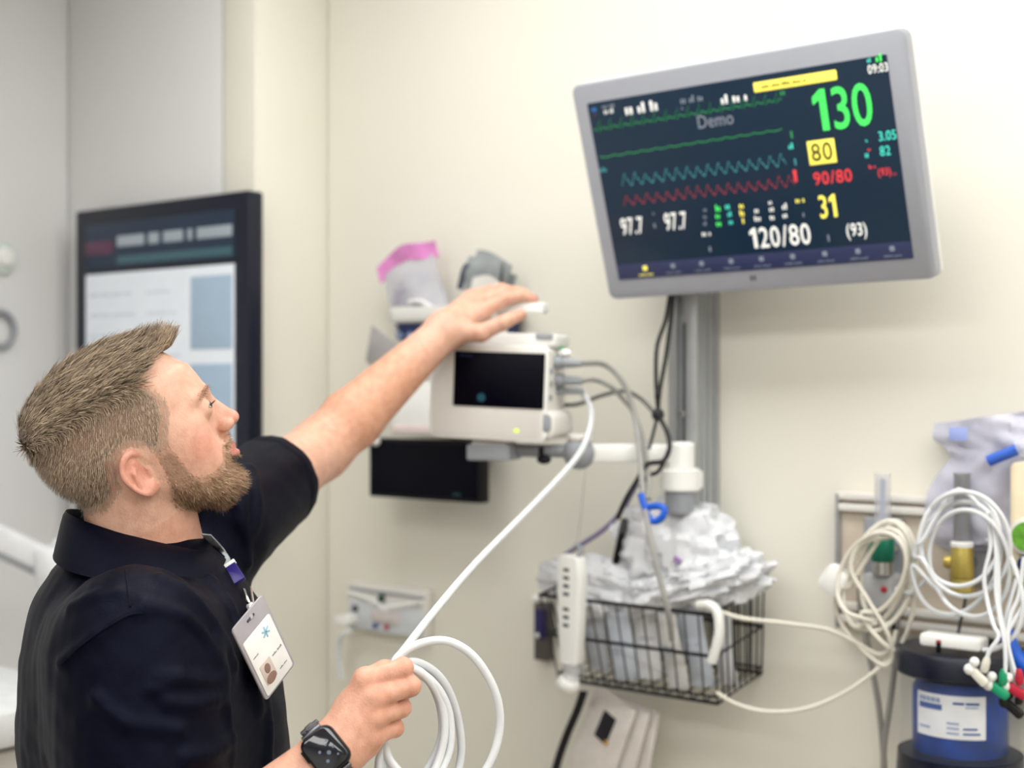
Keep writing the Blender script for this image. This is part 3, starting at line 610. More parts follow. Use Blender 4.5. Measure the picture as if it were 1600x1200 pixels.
def crumple(mb, c, rad, R=None, n=64, seed=0, amp=.22):  # crumpled film: creased, pinched envelope
    R = np.eye(3) if R is None else R; rad = np.asarray(rad, float); loops = []
    for i in range(n//2+1):
        t = math.pi*i/(n//2)-math.pi/2; p = np.arange(n)*2*math.pi/n
        D = np.stack([math.cos(t)*np.cos(p), math.cos(t)*np.sin(p), np.full(n, math.sin(t))], 1); W = D+.25*np.stack([noise3(D, 2, seed+5), noise3(D, 2, seed+6), noise3(D, 2, seed+7)], 1)
        h = 1+amp*(1.1-1.5*np.abs(noise3(W, 2.0, seed))-1.0*np.abs(noise3(W, 4.2, seed+1))-.6*np.abs(noise3(W, 9, seed+2)))
        loops.append([np.asarray(c)+R @ (rad*D[k]*h[k]) for k in range(n)])
    return mb.loft(loops)

# ---------------------------------------------------------------- tilted wall monitor
MF = Frame(A(.358, 2.18, .321+CAMZ), rotz(math.radians(-36.5)) @ rotx(math.radians(17.5)) @ roty(math.radians(-1.1)))
mon = thing('patient_monitor', 'large silver-framed vital signs monitor tilted above the post', 'monitor', MF); L = Local(mon)
m_ = MB(); m_.rbox((0, .013, 0), (.567, .026, .362), .014, .003, seg=6); m_.rbox((0, .036, 0), (.50, .022, .30), .03, .008); L(m_, 'housing', M_bezel)
m_ = MB(); m_.rbox((0, .022, 0), (.5705, .006, .3655), .015, .002, seg=6); L(m_, 'edge_trim', M_white)
sx0 = (MF.at(918,163)[0]+MF.at(967,437)[0])/2; sx1 = (MF.at(1386,83)[0]+MF.at(1427,404)[0])/2; sz1 = (MF.at(918,163)[2]+MF.at(1386,83)[2])/2; sz0 = (MF.at(967,437)[2]+MF.at(1427,404)[2])/2
M_scr = mat('lit_dark_screen', srgb(18,34,50), .22, emit=.55, var=.12, scale=5, spec=.35, ecol=srgb(24,42,58))
m_ = MB(); m_.rbox(((sx0+sx1)/2, -.0003, (sz0+sz1)/2), (sx1-sx0, .0016, sz1-sz0), .002, .0003); scr = L(m_, 'screen', M_scr, label='dark lit screen with traces and numbers')
YT = -.0014
E_ = dict(g=glow('green_readout', (70,225,95), .75), w=glow('white_readout', (225,225,220), .7), y=glow('yellow_readout', (240,225,95), .75), c=glow('cyan_readout', (70,205,185), .7), r=glow('red_readout', (215,60,65), .7),
          dg=glow('dim_green_trace', (45,140,75), .5), dc=glow('dim_cyan_trace', (60,135,140), .5), dr=glow('dim_red_trace', (140,50,58), .5), dw=glow('dim_white_print', (120,128,140), .4), bar=glow('menu_bar_blue', (38,44,74), .5), k=mat('dark_print', srgb(30,30,20), .5), b=glow('blue_mark', (40,110,180), .6))
def reading(body, bl, br, tl, c, name='reading', y=YT):  # lettering from three pixel corners (bottom-left, bottom-right, top-left)
    a, b, d = MF.at(*bl, y), MF.at(*br, y), MF.at(*tl, y); m_ = MB(); put_text(m_, body, a[0], b[0], (a[2]+b[2])/2, d[2]+((b[2]-a[2])/2), y); return L(m_, name, E_[c], scr)
m_ = MB(); a = quad(MF, 1177,131, 1309,118); tlb = MF.at(1177,127); brb = MF.at(1309,125)
za = (MF.at(1176,128)[2]+MF.at(1309,110)[2])/2; zb = (MF.at(1178,145)[2]+MF.at(1310,124)[2])/2
m_.rbox(((tlb[0]+brb[0])/2, YT, (za+zb)/2), (brb[0]-tlb[0], .0006, za-zb), .0015, .0002); L(m_, 'alarm_banner', E_['y'], scr)
m_ = MB(); scrib(m_, tlb[0]+.012, tlb[0]+.085, (za+zb)/2-.003, (za+zb)/2+.003, YT-.0006, 5, 3); L(m_, 'banner_print', E_['k'], scr)
reading('130', (1277,210), (1366,192), (1256,146), 'g', 'heart_rate_reading')
reading('09:03', (1357,117), (1388,110), (1355,103), 'w', 'clock')
m_ = MB(); x0, x1 = MF.at(1263,235)[0], MF.at(1306,235)[0]; z1, z0 = MF.at(1285,218)[2], MF.at(1285,256)[2]; m_.rbox(((x0+x1)/2, YT, (z0+z1)/2), (x1-x0, .0006, z1-z0), .001, .0002); L(m_, 'reading_tile', E_['y'], scr)
m_ = MB(); put_text(m_, '80', x0+.005, x1-.005, z0+.005, z1-.004, YT-.0005); L(m_, 'reading', E_['k'], scr)
reading('3.05', (1374,221), (1401,217), (1372,206), 'c'); reading('82', (1376,244), (1392,242), (1374,229), 'c')
reading('90/80', (1273,290), (1332,283), (1271,270), 'r'); reading('(93)', (1373,279), (1393,276), (1371,264), 'r')
reading('31', (1283,342), (1309,339), (1277,306), 'y'); reading('120/80', (1175,390), (1268,380), (1170,358), 'w'); reading('(93)', (1325,377), (1356,372), (1321,351), 'w')
reading('97.7', (973,368), (1007,364), (968,342), 'w'); reading('97.7', (1041,361), (1075,357), (1037,334), 'w'); reading('Demo', (1092,202), (1147,193), (1088,182), 'dw', 'watermark_word')
def trace(pts, c, wd, name):
    P = [MF.at(x, y, YT) for x, y in pts]; m_ = MB(); up = A(0, 0, wd/2); rt = A(wd*.3, 0, 0)
    a_ = [p+up for p in P]; b_ = [p-up for p in P]; m_.add(a_+b_+[p+A(0,-.0003,0) for p in a_]+[p+A(0,-.0003,0) for p in b_], [(2*len(P)+i, 2*len(P)+i+1, 3*len(P)+i+1, 3*len(P)+i) for i in range(len(P)-1)]+[(i, i+1, len(P)+i+1, len(P)+i) for i in range(len(P)-1)])
    return L(m_, name, E_[c], scr, angle=0)
def lerp(a, b, t): return a[0]+(b[0]-a[0])*t, a[1]+(b[1]-a[1])*t
P_ = []
for i in range(17):
    for du, dv in ((0,0),(.3,1),(.42,-14),(.52,4),(.62,0),(.8,-3),(.95,0)):
        x, y = lerp((928,203), (1222,156), (i+du)/17); P_.append((x+dv*-.12, y+dv))
trace(P_, 'dg', .0016, 'ecg_trace')
P_ = []
for i in range(40): x, y = lerp((937,247), (1222,203), i/39); P_.append((x, y-(2 if i % 3 == 0 else 0)))
trace(P_, 'dg', .0015, 'respiration_trace')
def pulses(a, b, n, amp, seed):
    r = random.Random(seed); P = []
    for i in range(n):
        k = amp*r.uniform(.8, 1.1)
        for du, dv in ((0,0),(.18,-.95),(.28,-1),(.42,-.55),(.55,-.5),(.8,-.1)): x, y = lerp(a, b, (i+du)/n); P.append((x, y+dv*k))
    return P
trace(pulses((972,291), (1232,258), 16, 17, 2), 'dc', .0026, 'pulse_trace'); trace(pulses((975,321), (1245,290), 17, 16, 4), 'dr', .0026, 'pressure_trace')
def marks(items, name):
    for c, (x0, y0, x1, y1), n, sd in items:
        a, b = MF.at(x0, y0, YT), MF.at(x1, y1, YT); m_ = MB(); scrib(m_, a[0], b[0], min(a[2], b[2]), max(a[2], b[2]), YT, n, sd); L(m_, name, E_[c], scr)
marks([('b',(924,166,933,174),1,1),('dw',(940,163,960,167),2,2),('w',(943,171,960,176),2,3),('w',(975,164,1030,172),3,4),('dw',(1062,152,1101,157),3,5),('w',(1125,149,1169,157),4,6),('dw',(1064,167,1069,171),1,7),
       ('dg',(1218,140,1230,148),1,8),('dg',(1234,205,1240,216),1,9),('c',(1231,224,1245,232),2,10),('dc',(1240,248,1248,258),1,11),('r',(1238,266,1248,284),1,12),('dr',(928,177,933,180),1,13),
       ('dw',(1098,324,1108,330),1,14),('dw',(1098,335,1108,341),1,15),('dw',(1098,346,1108,352),1,16),('g',(1117,321,1127,330),1,17),('g',(1117,333,1127,341),1,18),('g',(1118,344,1129,353),1,19),
       ('c',(1132,318,1146,326),2,20),('c',(1136,331,1147,338),1,21),('c',(1138,343,1148,350),1,22),('y',(1154,317,1164,325),1,23),('y',(1155,329,1165,337),1,24),('y',(1159,341,1166,349),1,25),
       ('w',(1178,325,1190,332),1,26),('w',(1178,338,1190,345),1,27),('dw',(1193,322,1195,347),1,28),('w',(1201,322,1213,330),1,29),('w',(1202,335,1213,343),1,30),('w',(1221,318,1230,327),1,31),('w',(1222,332,1232,340),1,32),('w',(1200,313,1208,319),1,33),
       ('y',(1242,309,1257,316),2,34),('dw',(1253,330,1257,339),1,35),('w',(1096,361,1113,368),2,36),('dw',(1106,381,1113,393),1,37),('c',(1351,240,1360,246),1,38),('r',(1355,231,1360,236),1,39),('c',(1352,218,1356,222),1,40),('r',(1357,258,1368,263),2,41),('dr',(1394,267,1402,274),1,42),('dr',(1348,267,1352,282),1,43),('dw',(1292,367,1299,377),1,44),
       ('c',(1354,91,1363,97),1,45),('g',(1367,85,1383,95),3,46),('dw',(1019,330,1024,336),1,47),('dw',(1020,346,1028,356),1,48),('dc',(935,262,950,268),1,49)], 'screen_mark')
bz0 = (MF.at(967,437)[2]+MF.at(1427,404)[2])/2; m_ = MB(); m_.rbox(((sx0+sx1)/2, -.0011, bz0+.013), (sx1-sx0-.001, .0006, .026), .001, .0002); L(m_, 'menu_bar', E_['bar'], scr)
for k in range(9):
    t = k/8; x = sx0+.055+(sx1-sx0-.085)*t; m_ = MB(); m_.rbox((x, YT-.0003, bz0+.017), (.008, .0004, .008), .002, .0001); L(m_, 'menu_icon', E_['y' if k == 0 else 'dw'], scr)
    m_ = MB(); scrib(m_, x-.014, x+.014, bz0+.0045, bz0+.008, YT-.0003, 2, 60+k); L(m_, 'menu_caption', E_['y' if k == 0 else 'dw'], scr)
a = MF.at(1172,433,-.0003); m_ = MB(); scrib(m_, a[0], a[0]+.018, a[2]-.006, a[2]+.006, -.0002, 3, 5, .0006); L(m_, 'maker_mark', M_dgrey)
# tilt bracket between the monitor's back and the post
tb0, tb1 = MF.w((-.03, .045, -.02)), wl(1092, 300, .07)
m_ = MB(); m_.tube([tb0, (tb0+tb1)/2+A(0,0,-.01), tb1], .022, 12); br = m_.build('tilt_bracket', M_dgrey); br.parent = mon; br.matrix_parent_inverse = mon.matrix_world.inverted()

# ---------------------------------------------------------------- post
PF = wframe(1125, 806, 0)
post = thing('wall_post', 'grey aluminium equipment post fixed to the wall under the large monitor', 'post', PF); L = Local(post)
prof = [(0,0),(0,-.078),(-.012,-.082),(-.019,-.082),(-.019,-.070),(-.037,-.070),(-.037,-.082),(-.046,-.082),(-.058,-.074),(-.058,0)]
m_ = MB(); m_.loft([[A(x, y, z) for x, y in prof] for z in (0, .60)]); L(m_, 'channel', M_alu, angle=25)
for y_ in (-.02, -.042, -.062): m_ = MB(); m_.box((.0008, y_, .30), (.002, .004, .598)); L(m_, 'side_rib', M_grey)
m_ = MB(); m_.box((-.028, -.0712, .23), (.004, .003, .20)); L(m_, 'slot', M_dgrey)
for z in (.175, .40): m_ = MB(); m_.cyl((-.028, -.070, z), (-.028, -.078, z), .0055, n=12, bev=.0015); L(m_, 'bolt', M_steel)
m_ = MB(); m_.rbox((-.029, -.041, -.002), (.062, .086, .004), .004, .001); L(m_, 'end_cap', M_dgrey)

# ---------------------------------------------------------------- swing arm carrying the small monitor
SA = Frame(at(1063, 708, 2.335), np.eye(3)); arm = thing('swing_arm', 'white jointed support arm reaching from the post to the small monitor', 'support arm', SA); L = Local(arm)
m_ = MB(); m_.lathe([(.018,-.1),(.024,-.098),(.026,-.075),(.026,-.062)], (0,0,0)); L(m_, 'lower_clamp', M_grey)
m_ = MB(); m_.lathe([(.030,-.062),(.033,-.06),(.033,-.028),(.030,-.025)], (0,0,0)); L(m_, 'pivot_collar', M_white)
m_ = MB(); m_.lathe([(.020,-.025),(.024,-.024),(.024,.014),(.020,.018),(.004,.019)], (0,0,0)); L(m_, 'pivot_cap', M_white)
m_ = MB(); m_.rbox((.024, .035, -.045), (.03, .05, .03), .004, .002); L(m_, 'post_clamp', M_white)
k = at(905, 708, 2.305)-SA.o; m_ = MB(); d = nrm(k); Rr = np.array([d, np.cross(A(0,0,1), d), A(0,0,1)]).T
c_ = k/2; m_.rbox(c_, (np.linalg.norm(k), .024, .030), .008, .004, Rr); L(m_, 'beam', M_white)
m_ = MB(); m_.ball(k, (.027,.026,.027)); L(m_, 'knuckle', M_grey)
m_ = MB(); m_.cyl(k+A(0,0,.02), k+A(0,0,.032), .02, n=20, bev=.003); L(m_, 'knuckle_cap', M_offw)
k2 = at(800, 703, 2.33)-SA.o; m_ = MB(); m_.tube([k+A(0,0,.004), (k+k2)/2+A(0,0,.001), k2], .011, 10); L(m_, 'link', M_grey)
m_ = MB(); m_.ball(at(850,718,2.30)-SA.o, (.012,.010,.008)); m_.cyl(at(846,700,2.31)-SA.o, at(846,716,2.30)-SA.o, .004); L(m_, 'clamp_lever', M_black)
p0 = at(772, 706, 2.33)-SA.o; m_ = MB(); m_.rbox(p0, (.075, .06, .026), .004, .002, rotz(math.radians(-20))); L(m_, 'mount_plate', M_grey)
m_ = MB(); m_.rbox(p0+A(.0,.0,.0145), (.06, .05, .008), .002, .001, rotz(math.radians(-20))); L(m_, 'mount_shim', M_offw)

# ---------------------------------------------------------------- small portable monitor under his hand
DF = Frame(at(768, 612, 2.285), rotz(math.radians(-20)) @ roty(math.radians(2.2)))
mod = thing('portable_monitor', 'small white bedside monitor with a black screen under his hand', 'monitor', DF); L = Local(mod)
x0, x1 = DF.at(672, 615)[0], DF.at(854, 615)[0]; z1, z0 = DF.at(770, 538)[2], DF.at(770, 687)[2]; cx, cz = (x0+x1)/2, (z0+z1)/2; wd, ht = x1-x0, z1-z0; dp = .11
m_ = MB(); m_.rbox((cx, dp/2, cz), (wd, dp, ht), .012, .006, seg=6, taper=.97); L(m_, 'body', M_offw)
m_ = MB(); m_.rbox((cx, .004, cz), (wd+.002, .006, ht+.002), .013, .002, seg=6); L(m_, 'front_bezel', M_white)
a = quad(DF, 711, 548, 849, 640); m_ = MB(); m_.rbox(((a[0]+a[1])/2, -.0005, (a[2]+a[3])/2), (a[1]-a[0], .003, a[3]-a[2]), .003, .001); s_ = L(m_, 'screen', M_blk_glass, label='dark screen')
m_ = MB(); p = DF.at(752, 621, -.002); m_.cyl(p, p+A(0,-.0006,0), .007, n=20); L(m_, 'touch_dot', glow('teal_dot', (10,60,70), .5), s_)
m_ = MB(); p = DF.at(717, 553, -.002); q_ = DF.at(738, 557, -.002); scrib(m_, p[0], q_[0], q_[2], p[2], -.002, 2, 4); L(m_, 'screen_mark', glow('dim_blue_print', (30,50,80), .4), s_)
m_ = MB(); p, q_ = DF.at(693, 665), DF.at(716, 670); scrib(m_, p[0], q_[0], q_[2], p[2], .0006, 5, 8, .0008); L(m_, 'maker_mark', M_dgrey)
m_ = MB(); p = DF.at(807, 673, .001); m_.rbox(p, (.009, .003, .006), .002, .001); L(m_, 'status_light', glow('green_status_light', (190,225,60), .9))
m_ = MB(); m_.rbox((x1-.012, .055, z0+.028), (.052, .10, .048), .016, .006, seg=6); L(m_, 'side_grip', M_offw)
m_ = MB(); m_.rbox((x1-.008, .0035, z0+.031), (.032, .006, .030), .009, .002, seg=6); L(m_, 'grip_recess', M_grey)
m_ = MB(); m_.rbox((cx+.01, .062, z1+.010), (wd*.94, .075, .020), .005, .003); L(m_, 'top_cover', M_white)
m_ = MB(); m_.rbox((x1-.015, .05, z1+.016), (.03, .06, .010), .004, .002); L(m_, 'top_latch', M_grey)
hb0, hb1 = DF.at(742, 481, .07), DF.at(853, 481, .07); m_ = MB(); m_.rbox(((hb0+hb1)/2), (abs(hb1[0]-hb0[0]), .028, .018), .004, .003); h_ = L(m_, 'carry_handle', M_white)
for t in (.12, .40): pp = hb0+(hb1-hb0)*t; m_ = MB(); m_.rbox((pp[0], pp[1], (pp[2]+z1+.01)/2), (.012, .02, pp[2]-z1-.01), .002, .001); L(m_, 'handle_leg', M_offw, h_)
for k, (py, r) in enumerate(((566,.0085),(594,.0085),(611,.006))):
    zz = DF.at(860, py)[2]; m_ = MB(); m_.cyl((x1-.004, .04+.01*k, zz), (x1+.012, .04+.01*k, zz), r*1.25, n=16, bev=.002); m_.cyl((x1+.012, .04+.01*k, zz), (x1+.045, .04+.01*k, zz), r, r*.7, n=16, bev=.002); L(m_, 'connector', M_grey)
m_ = MB(); zz = DF.at(870, 551)[2]; m_.ball((x1+.012, .05, zz), (.012,.009,.007)); L(m_, 'connector_cap', M_white)
m_ = MB(); m_.rbox((x1+.006, .055, zz+.008), (.008, .008, .004), .001, .001); L(m_, 'green_tab', mat('green_plastic', srgb(70,190,110), .4))
for py in (580, 600, 622): m_ = MB(); zz = DF.at(860, py)[2]; m_.rbox((x1-.0005, .02, zz), (.004, .012, .010), .002, .001, ); L(m_, 'side_port', M_grey)
CP = [DF.w((x1+.043, .04+.01*k, DF.at(860, py)[2])) for k, py in enumerate((566, 594, 611))]
cable('monitor_cable', [CP[0], at(945,570,2.33), at(975,600,2.33), at(992,650,2.32), at(1000,710,2.28), at(1005,770,2.24), at(1016,840,2.2), at(1030,900,2.18), at(1044,955,2.17), at(1050,1000,2.2)], .0048, M_cableg, 'grey monitor cable hanging down past the blue clip into the basket')
cable('monitor_cable', [CP[1], at(930,594,2.335), at(955,605,2.345), at(975,625,2.35), at(990,645,2.35), at(1005,690,2.31), at(1012,735,2.28), at(1014,780,2.235)], .004, M_cableg, 'grey cable from the middle plug of the small monitor')
cable('monitor_cable', [at(882,633,2.36), at(905,631,2.37), at(940,618,2.37), at(975,611,2.37), at(1000,622,2.36), at(1018,640,2.35), at(1027,650,2.34)], .0038, mat('dark_grey_cable_sheath', srgb(105,105,102), .5), 'dark grey cable running from the small monitor to the black knot')
# ---------------------------------------------------------------- long white cable gathered in his right hand
T1, B1 = (611,1046,1.488), (600,1160,1.487)
pts = [CP[2], at(900,607,2.335), at(916,622,2.325), at(924,650,2.30), at(915,690,2.25), at(892,726,2.18), at(835,787,2.03), at(745,878,1.80), at(678,956,1.62), at(632,1015,1.51), at(616,1036,1.489), at(604,1075,1.487), at(600,1120,1.487), at(*B1)]
loops_ = [[(606,1200,1.49),(650,1262,1.50),(715,1252,1.51),(762,1198,1.52),(781,1138,1.525),(774,1082,1.52),(742,1028,1.51),(700,1002,1.505),(655,1006,1.498),(622,1028,1.492)],
          [(618,1205,1.50),(660,1258,1.51),(700,1240,1.53),(720,1185,1.545),(716,1125,1.545),(697,1072,1.53),(668,1042,1.515),(635,1036,1.498)],
          [(604,1195,1.495),(640,1236,1.50),(672,1195,1.515),(690,1150,1.52),(688,1105,1.52),(672,1066,1.51),(648,1050,1.498),(628,1046,1.492)],
          [(592,1198,1.48),(606,1240,1.475),(645,1244,1.48),(678,1205,1.50),(694,1150,1.51),(690,1098,1.51),(668,1060,1.50),(642,1046,1.495)]]
loops_.append([(600,1200,1.484),(622,1246,1.482),(668,1230,1.495),(700,1180,1.512),(703,1122,1.515),(686,1078,1.507),(656,1050,1.497),(630,1043,1.491)])
for lp in loops_: pts += [at(*p) for p in lp]+[at(605,1070,1.487), at(600,1120,1.486), at(*B1)]
pts += [at(612,1192,1.48), at(650,1232,1.47), at(690,1262,1.46)]
m_ = MB(); m_.tube(pts, .0046, 10, 7); solo(m_, 'white_cable', M_cable, 'long white cable from the small monitor gathered in coils in his right hand', 'cable')

# ---------------------------------------------------------------- black display low on the wall, storage bin and box behind his arm
SF = wframe(664, 740, .10); t = thing('wall_display', 'small black switched-off display below his reaching arm', 'display', SF); L = Local(t)
a = quad(SF, 577, 684, 750, 787); m_ = MB(); m_.rbox(((a[0]+a[1])/2, .014, (a[2]+a[3])/2), (a[1]-a[0], .028, a[3]-a[2]), .004, .002); L(m_, 'housing', M_black)
m_ = MB(); m_.rbox(((a[0]+a[1])/2, -.0005, (a[2]+a[3])/2), (a[1]-a[0]-.012, .002, a[3]-a[2]-.012), .002, .0005); s_ = L(m_, 'screen', M_blk_glass)
m_ = MB(); m_.rbox((a[1]-.055, -.002, a[2]+.014), (.02, .001, .004), .001, .0003); L(m_, 'screen_mark', glow('dim_teal_print', (12,50,55), .4), s_)
m_ = MB(); m_.rbox(((a[0]+a[1])/2, .064, (a[2]+a[3])/2), (.08, .072, .08), .004, .002); L(m_, 'wall_bracket', M_dgrey)
p = SF.at(587, 690, -.004); m_ = MB(); m_.ball(p, (.011,.009,.009)); L(m_, 'corner_button', M_white)
BX = wframe(660, 686, 0); t = thing('dispenser_box', 'plain white box on the wall behind the small monitor', 'box', BX); L = Local(t)
a = quad(BX, 611, 596, 720, 682, -.13); m_ = MB(); m_.rbox(((a[0]+a[1])/2, -.065, (a[2]+a[3])/2), (a[1]-a[0], .13, a[3]-a[2]), .006, .004); L(m_, 'body', M_white)
m_ = MB(); m_.rbox(((a[0]+a[1])/2, -.131, a[2]+.012), (a[1]-a[0]-.01, .003, .014), .003, .001); L(m_, 'front_lip', mat('pale_pink_print', srgb(232,215,212), .5))
BN = wframe(700, 590, 0); t = thing('storage_bin', 'white wall bin with a blue label behind his reaching hand', 'bin', BN); L = Local(t)
a = quad(BN, 608, 482, 762, 592, -.124); w0 = a[1]-a[0]; cxx = (a[0]+a[1])/2; h0 = a[3]-a[2]
def rl(wd, d, y0, z): return [A(x+cxx, y+y0-.004, z) for x, y in rrect(wd, d, .02, 5)]
m_ = MB(); m_.loft([rl(w0*.78, .09, -.05, a[2]), rl(w0*.96, .118, -.061, a[3]-.02), rl(w0*.97, .12, -.061, a[3]), rl(w0*.93, .11, -.061, a[3]), rl(w0*.90, .1, -.059, a[3]-.02), rl(w0*.74, .08, -.05, a[2]+.008)]); L(m_, 'body', M_offw)
m_ = MB(); m_.loft([rl(w0*1.0, .126, -.063, a[3]-.026), rl(w0*1.02, .128, -.064, a[3]-.022), rl(w0*1.02, .128, -.064, a[3]+.001), rl(w0*.93, .112, -.061, a[3]+.002), rl(w0*.93, .112, -.061, a[3]-.02)], False, False); L(m_, 'rim', M_white)
zb, zt = a[2]+h0*.38, a[2]+h0*.78
def wk(z): k = (z-a[2])/(h0-.02); return .78+.18*k, .09+.028*k, -.05-.011*k
m_ = MB(); m_.loft([rl(w0*wk(z)[0]+.002, wk(z)[1]+.002, wk(z)[2], z) for z in (zb, zt)]); lb = L(m_, 'label_band', M_navy)
for k in range(3): m_ = MB(); x = a[0]+.022+k*.026; m_.ball((x, -.110-.012*.7, (zb+zt)/2+.004), (.009, .003, .008)); L(m_, 'label_mark', mat('pale_label_print', srgb(120,135,170), .5), lb)
# zip bag and grey cuff standing in the bin
ZB = wframe(658, 496, .06); t = thing('zip_bag', 'clear plastic bag with a pink zip top standing in the white bin', 'bag', Frame(ZB.o, WR @ roty(math.radians(-19)))); L = Local(t)
m_ = MB(); G = []
def bagpt(u, v, s): # u across, v up
    return A((u-.5)*(.148-.01*v), s*(.022*math.sin(math.pi*u)*(1-v**2*.8)+.004*math.sin(9*u+5*v)*(1-v)), v*.125-.012+.006*math.sin(5*u))
for s in (-1, 1): m_.sheet([[bagpt(u, v, s) for v in np.linspace(0, 1, 14)] for u in np.linspace(0, 1, 18)], .0006)
L(m_, 'film', M_film)
m_ = MB(); m_.sheet([[bagpt(u, .97+.06*v, 0)+A(0, .006*math.sin(7*u), .026*v-.004+.010*math.sin(3.2*u)) for v in np.linspace(0, 1, 5)] for u in np.linspace(-.06, 1.06, 20)], .004); L(m_, 'zip_strip', mat('pink_zip', srgb(226,140,205), .4, var=.2, scale=25, alpha=.85), label='pink zip strip')
m_ = MB(); crumple(m_, (-.005, 0, .045), (.05, .016, .045), None, 40, 31); L(m_, 'contents', mat('grey_lilac_contents', srgb(172,168,184), .5, var=.2, scale=25))
m_ = MB(); m_.tube([A(-.0, -.024, .03), A(.03, -.026, .02), A(.055, -.022, -.005)], .0055, 8); L(m_, 'white_tube', M_white)
CF = wframe(757, 470, .06); t = thing('pressure_cuff', 'folded grey cuff standing in the white bin behind his fingers', 'cuff', Frame(CF.o, WR @ roty(math.radians(14)))); L = Local(t)
m_ = MB()
for k, (y_, w_, h_) in enumerate(((-.016, .085, .085), (0, .094, .092), (.015, .088, .080))):
    m_.sheet([[A((u-.5)*w_+.006*k, y_+.006*math.sin(4*u+k)+.004*math.sin(6*v), v*h_-.01+.01*math.sin(2.5*u+k)) for v in np.linspace(0, 1, 10)] for u in np.linspace(0, 1, 12)], .007)
L(m_, 'folded_fabric', mat('grey_nylon', srgb(156,162,164), .55, var=.15, scale=30, bump=.4))
m_ = MB(); m_.tube([A(-.05,-.018,.012), A(-.046,-.02,.05), A(-.038,-.018,.062)], .006, 8); L(m_, 'hose_stub', mat('slate_hose', srgb(82,86,104), .5))
m_ = MB(); m_.sheet([[A((u-.5)*.07+.02, -.028+.004*math.sin(5*u), v*.04+.012*math.sin(3*u)) for v in np.linspace(0, 1, 6)] for u in np.linspace(0, 1, 8)], .002); L(m_, 'cuff_tag', M_offw)
GC = wframe(604, 560, .14); m_ = MB(); m_.rbox((0,0,0), (.135, .002, .085), .003, .0008, WR @ roty(math.radians(30)) @ rotx(.3)); m_.v = [tuple(A(*v)+wl(610, 562, .10)) for v in m_.v]
solo(m_, 'paper_card', mat('grey_card', srgb(188,186,186), .6), 'loose grey card leaning out below the white bin', 'card')

# ---------------------------------------------------------------- black cord bundle, purple cord, blue clip
M_cordk = mat('black_cord', srgb(22,22,26), .5)
m_ = MB(); m_.tube(path([(1047,458,2.33),(1040,500,2.34),(1027,540,2.345),(1025,590,2.345),(1028,645,2.34)]), .0035, 8); m_.tube(path([(1053,458,2.33),(1047,510,2.34),(1040,560,2.345),(1031,610,2.345),(1028,645,2.34)]), .0035, 8)
m_.ball(at(1028, 648, 2.335), (.011,.011,.011)); m_.ball(at(1028, 617, 2.338), (.006,.006,.012))
m_.tube(path([(1028,648,2.335),(1042,675,2.31),(1046,700,2.29),(1036,720,2.285),(1010,726,2.28),(996,750,2.27),(978,780,2.27),(965,810,2.28)]), .0042, 8); m_.tube(path([(1046,700,2.29),(1030,735,2.285),(1012,744,2.275),(1000,762,2.27)]), .0035, 8); m_.tube(path([(1028,648,2.335),(1020,680,2.325),(1014,700,2.31)]), .0028, 8)
solo(m_, 'cord_bundle', M_cordk, 'black cords tied in a knot beside the post', 'cord')
cable('purple_cable', wpath([(994,758,.13),(970,800,.10),(940,830,.08),(900,856,.06),(878,872,.05),(862,892,.05)]), .0042, mat('purple_sheath', srgb(130,120,165), .5), 'greyish purple cord sloping down to the left end of the basket')
BC = Frame(at(1016, 800, 2.222), WR); t = thing('cable_clip', 'bright blue looped clip on the grey cable above the basket', 'clip', BC); L = Local(t)
m_ = MB(); m_.tube([A(-.018,0,.028), A(-.010,-.002,.010), A(.0,-.003,-.010), A(.012,-.003,-.014), A(.024,-.002,-.006), A(.026,0,.006), A(.014,.001,.010), A(-.002,.001,.008)], .0055, 10); L(m_, 'loop', M_blue)
m_ = MB(); m_.ball((.012, -.002, -.002), (.009,.004,.006)); L(m_, 'pad', M_film)
cable('thin_cord', wpath([(916,722,.12),(912,760,.10),(907,810,.08),(902,850,.06)]), .0009, M_offw, 'thin pale thread hanging from the swing arm')

# ---------------------------------------------------------------- wire basket and what it holds
TH = math.radians(10); BK = Frame(wl(1113, 961, .192), WR @ rotx(TH))
bsk = thing('wire_basket', 'black wire basket on the wall filled with white packets', 'basket', BK); L = Local(bsk)
bw = -BK.at(843, 927)[0]; bd = .172; bh = .152
M_wire = mat('black_coated_wire', srgb(18,20,24), .4)
def ring(ins, z, r, name):
    m_ = MB(); m_.tube([A(0-ins,0+ins,z), A(0-ins,bd-ins,z), A(-bw+ins,bd-ins,z), A(-bw+ins,ins,z)], r, 6, 1, True, raw=True); return L(m_, name, M_wire)
ring(0, 0, .0034, 'rim'); ring(.006, -bh*.47, .003, 'middle_wire'); ring(.012, -bh, .003, 'base_wire'); ring(.013, -bh+.010, .002, 'base_wire')
ws = None
def wire(p, q_, r=.0015):
    m_ = MB(); m_.tube([p, q_], r, 5, 1, raw=True); L(m_, 'wire', M_wire)
nx = 13
for i in range(nx+1):
    x = -bw*i/nx; xb = -.012-(bw-.024)*i/nx
    wire(A(x,0,0), A(xb,.012,-bh)); wire(A(x,bd,0), A(xb,bd-.012,-bh)); wire(A(xb,.012,-bh), A(xb,bd-.012,-bh))
for i in range(1, 8):
    y = bd*i/8; yb = .012+(bd-.024)*i/8
    for x, xb in ((0,-.012), (-bw,-bw+.012)): wire(A(x,y,0), A(xb,yb,-bh))
for x in (-.06, -bw+.06): m_ = MB(); m_.tube([A(x,bd,0), A(x,bd+.010,.008), A(x,bd+.010,-.02)], .003, 6); L(m_, 'wall_hook', M_wire)
pcol = [srgb(236,238,242), srgb(220,226,235), srgb(232,230,227), srgb(206,213,224)]
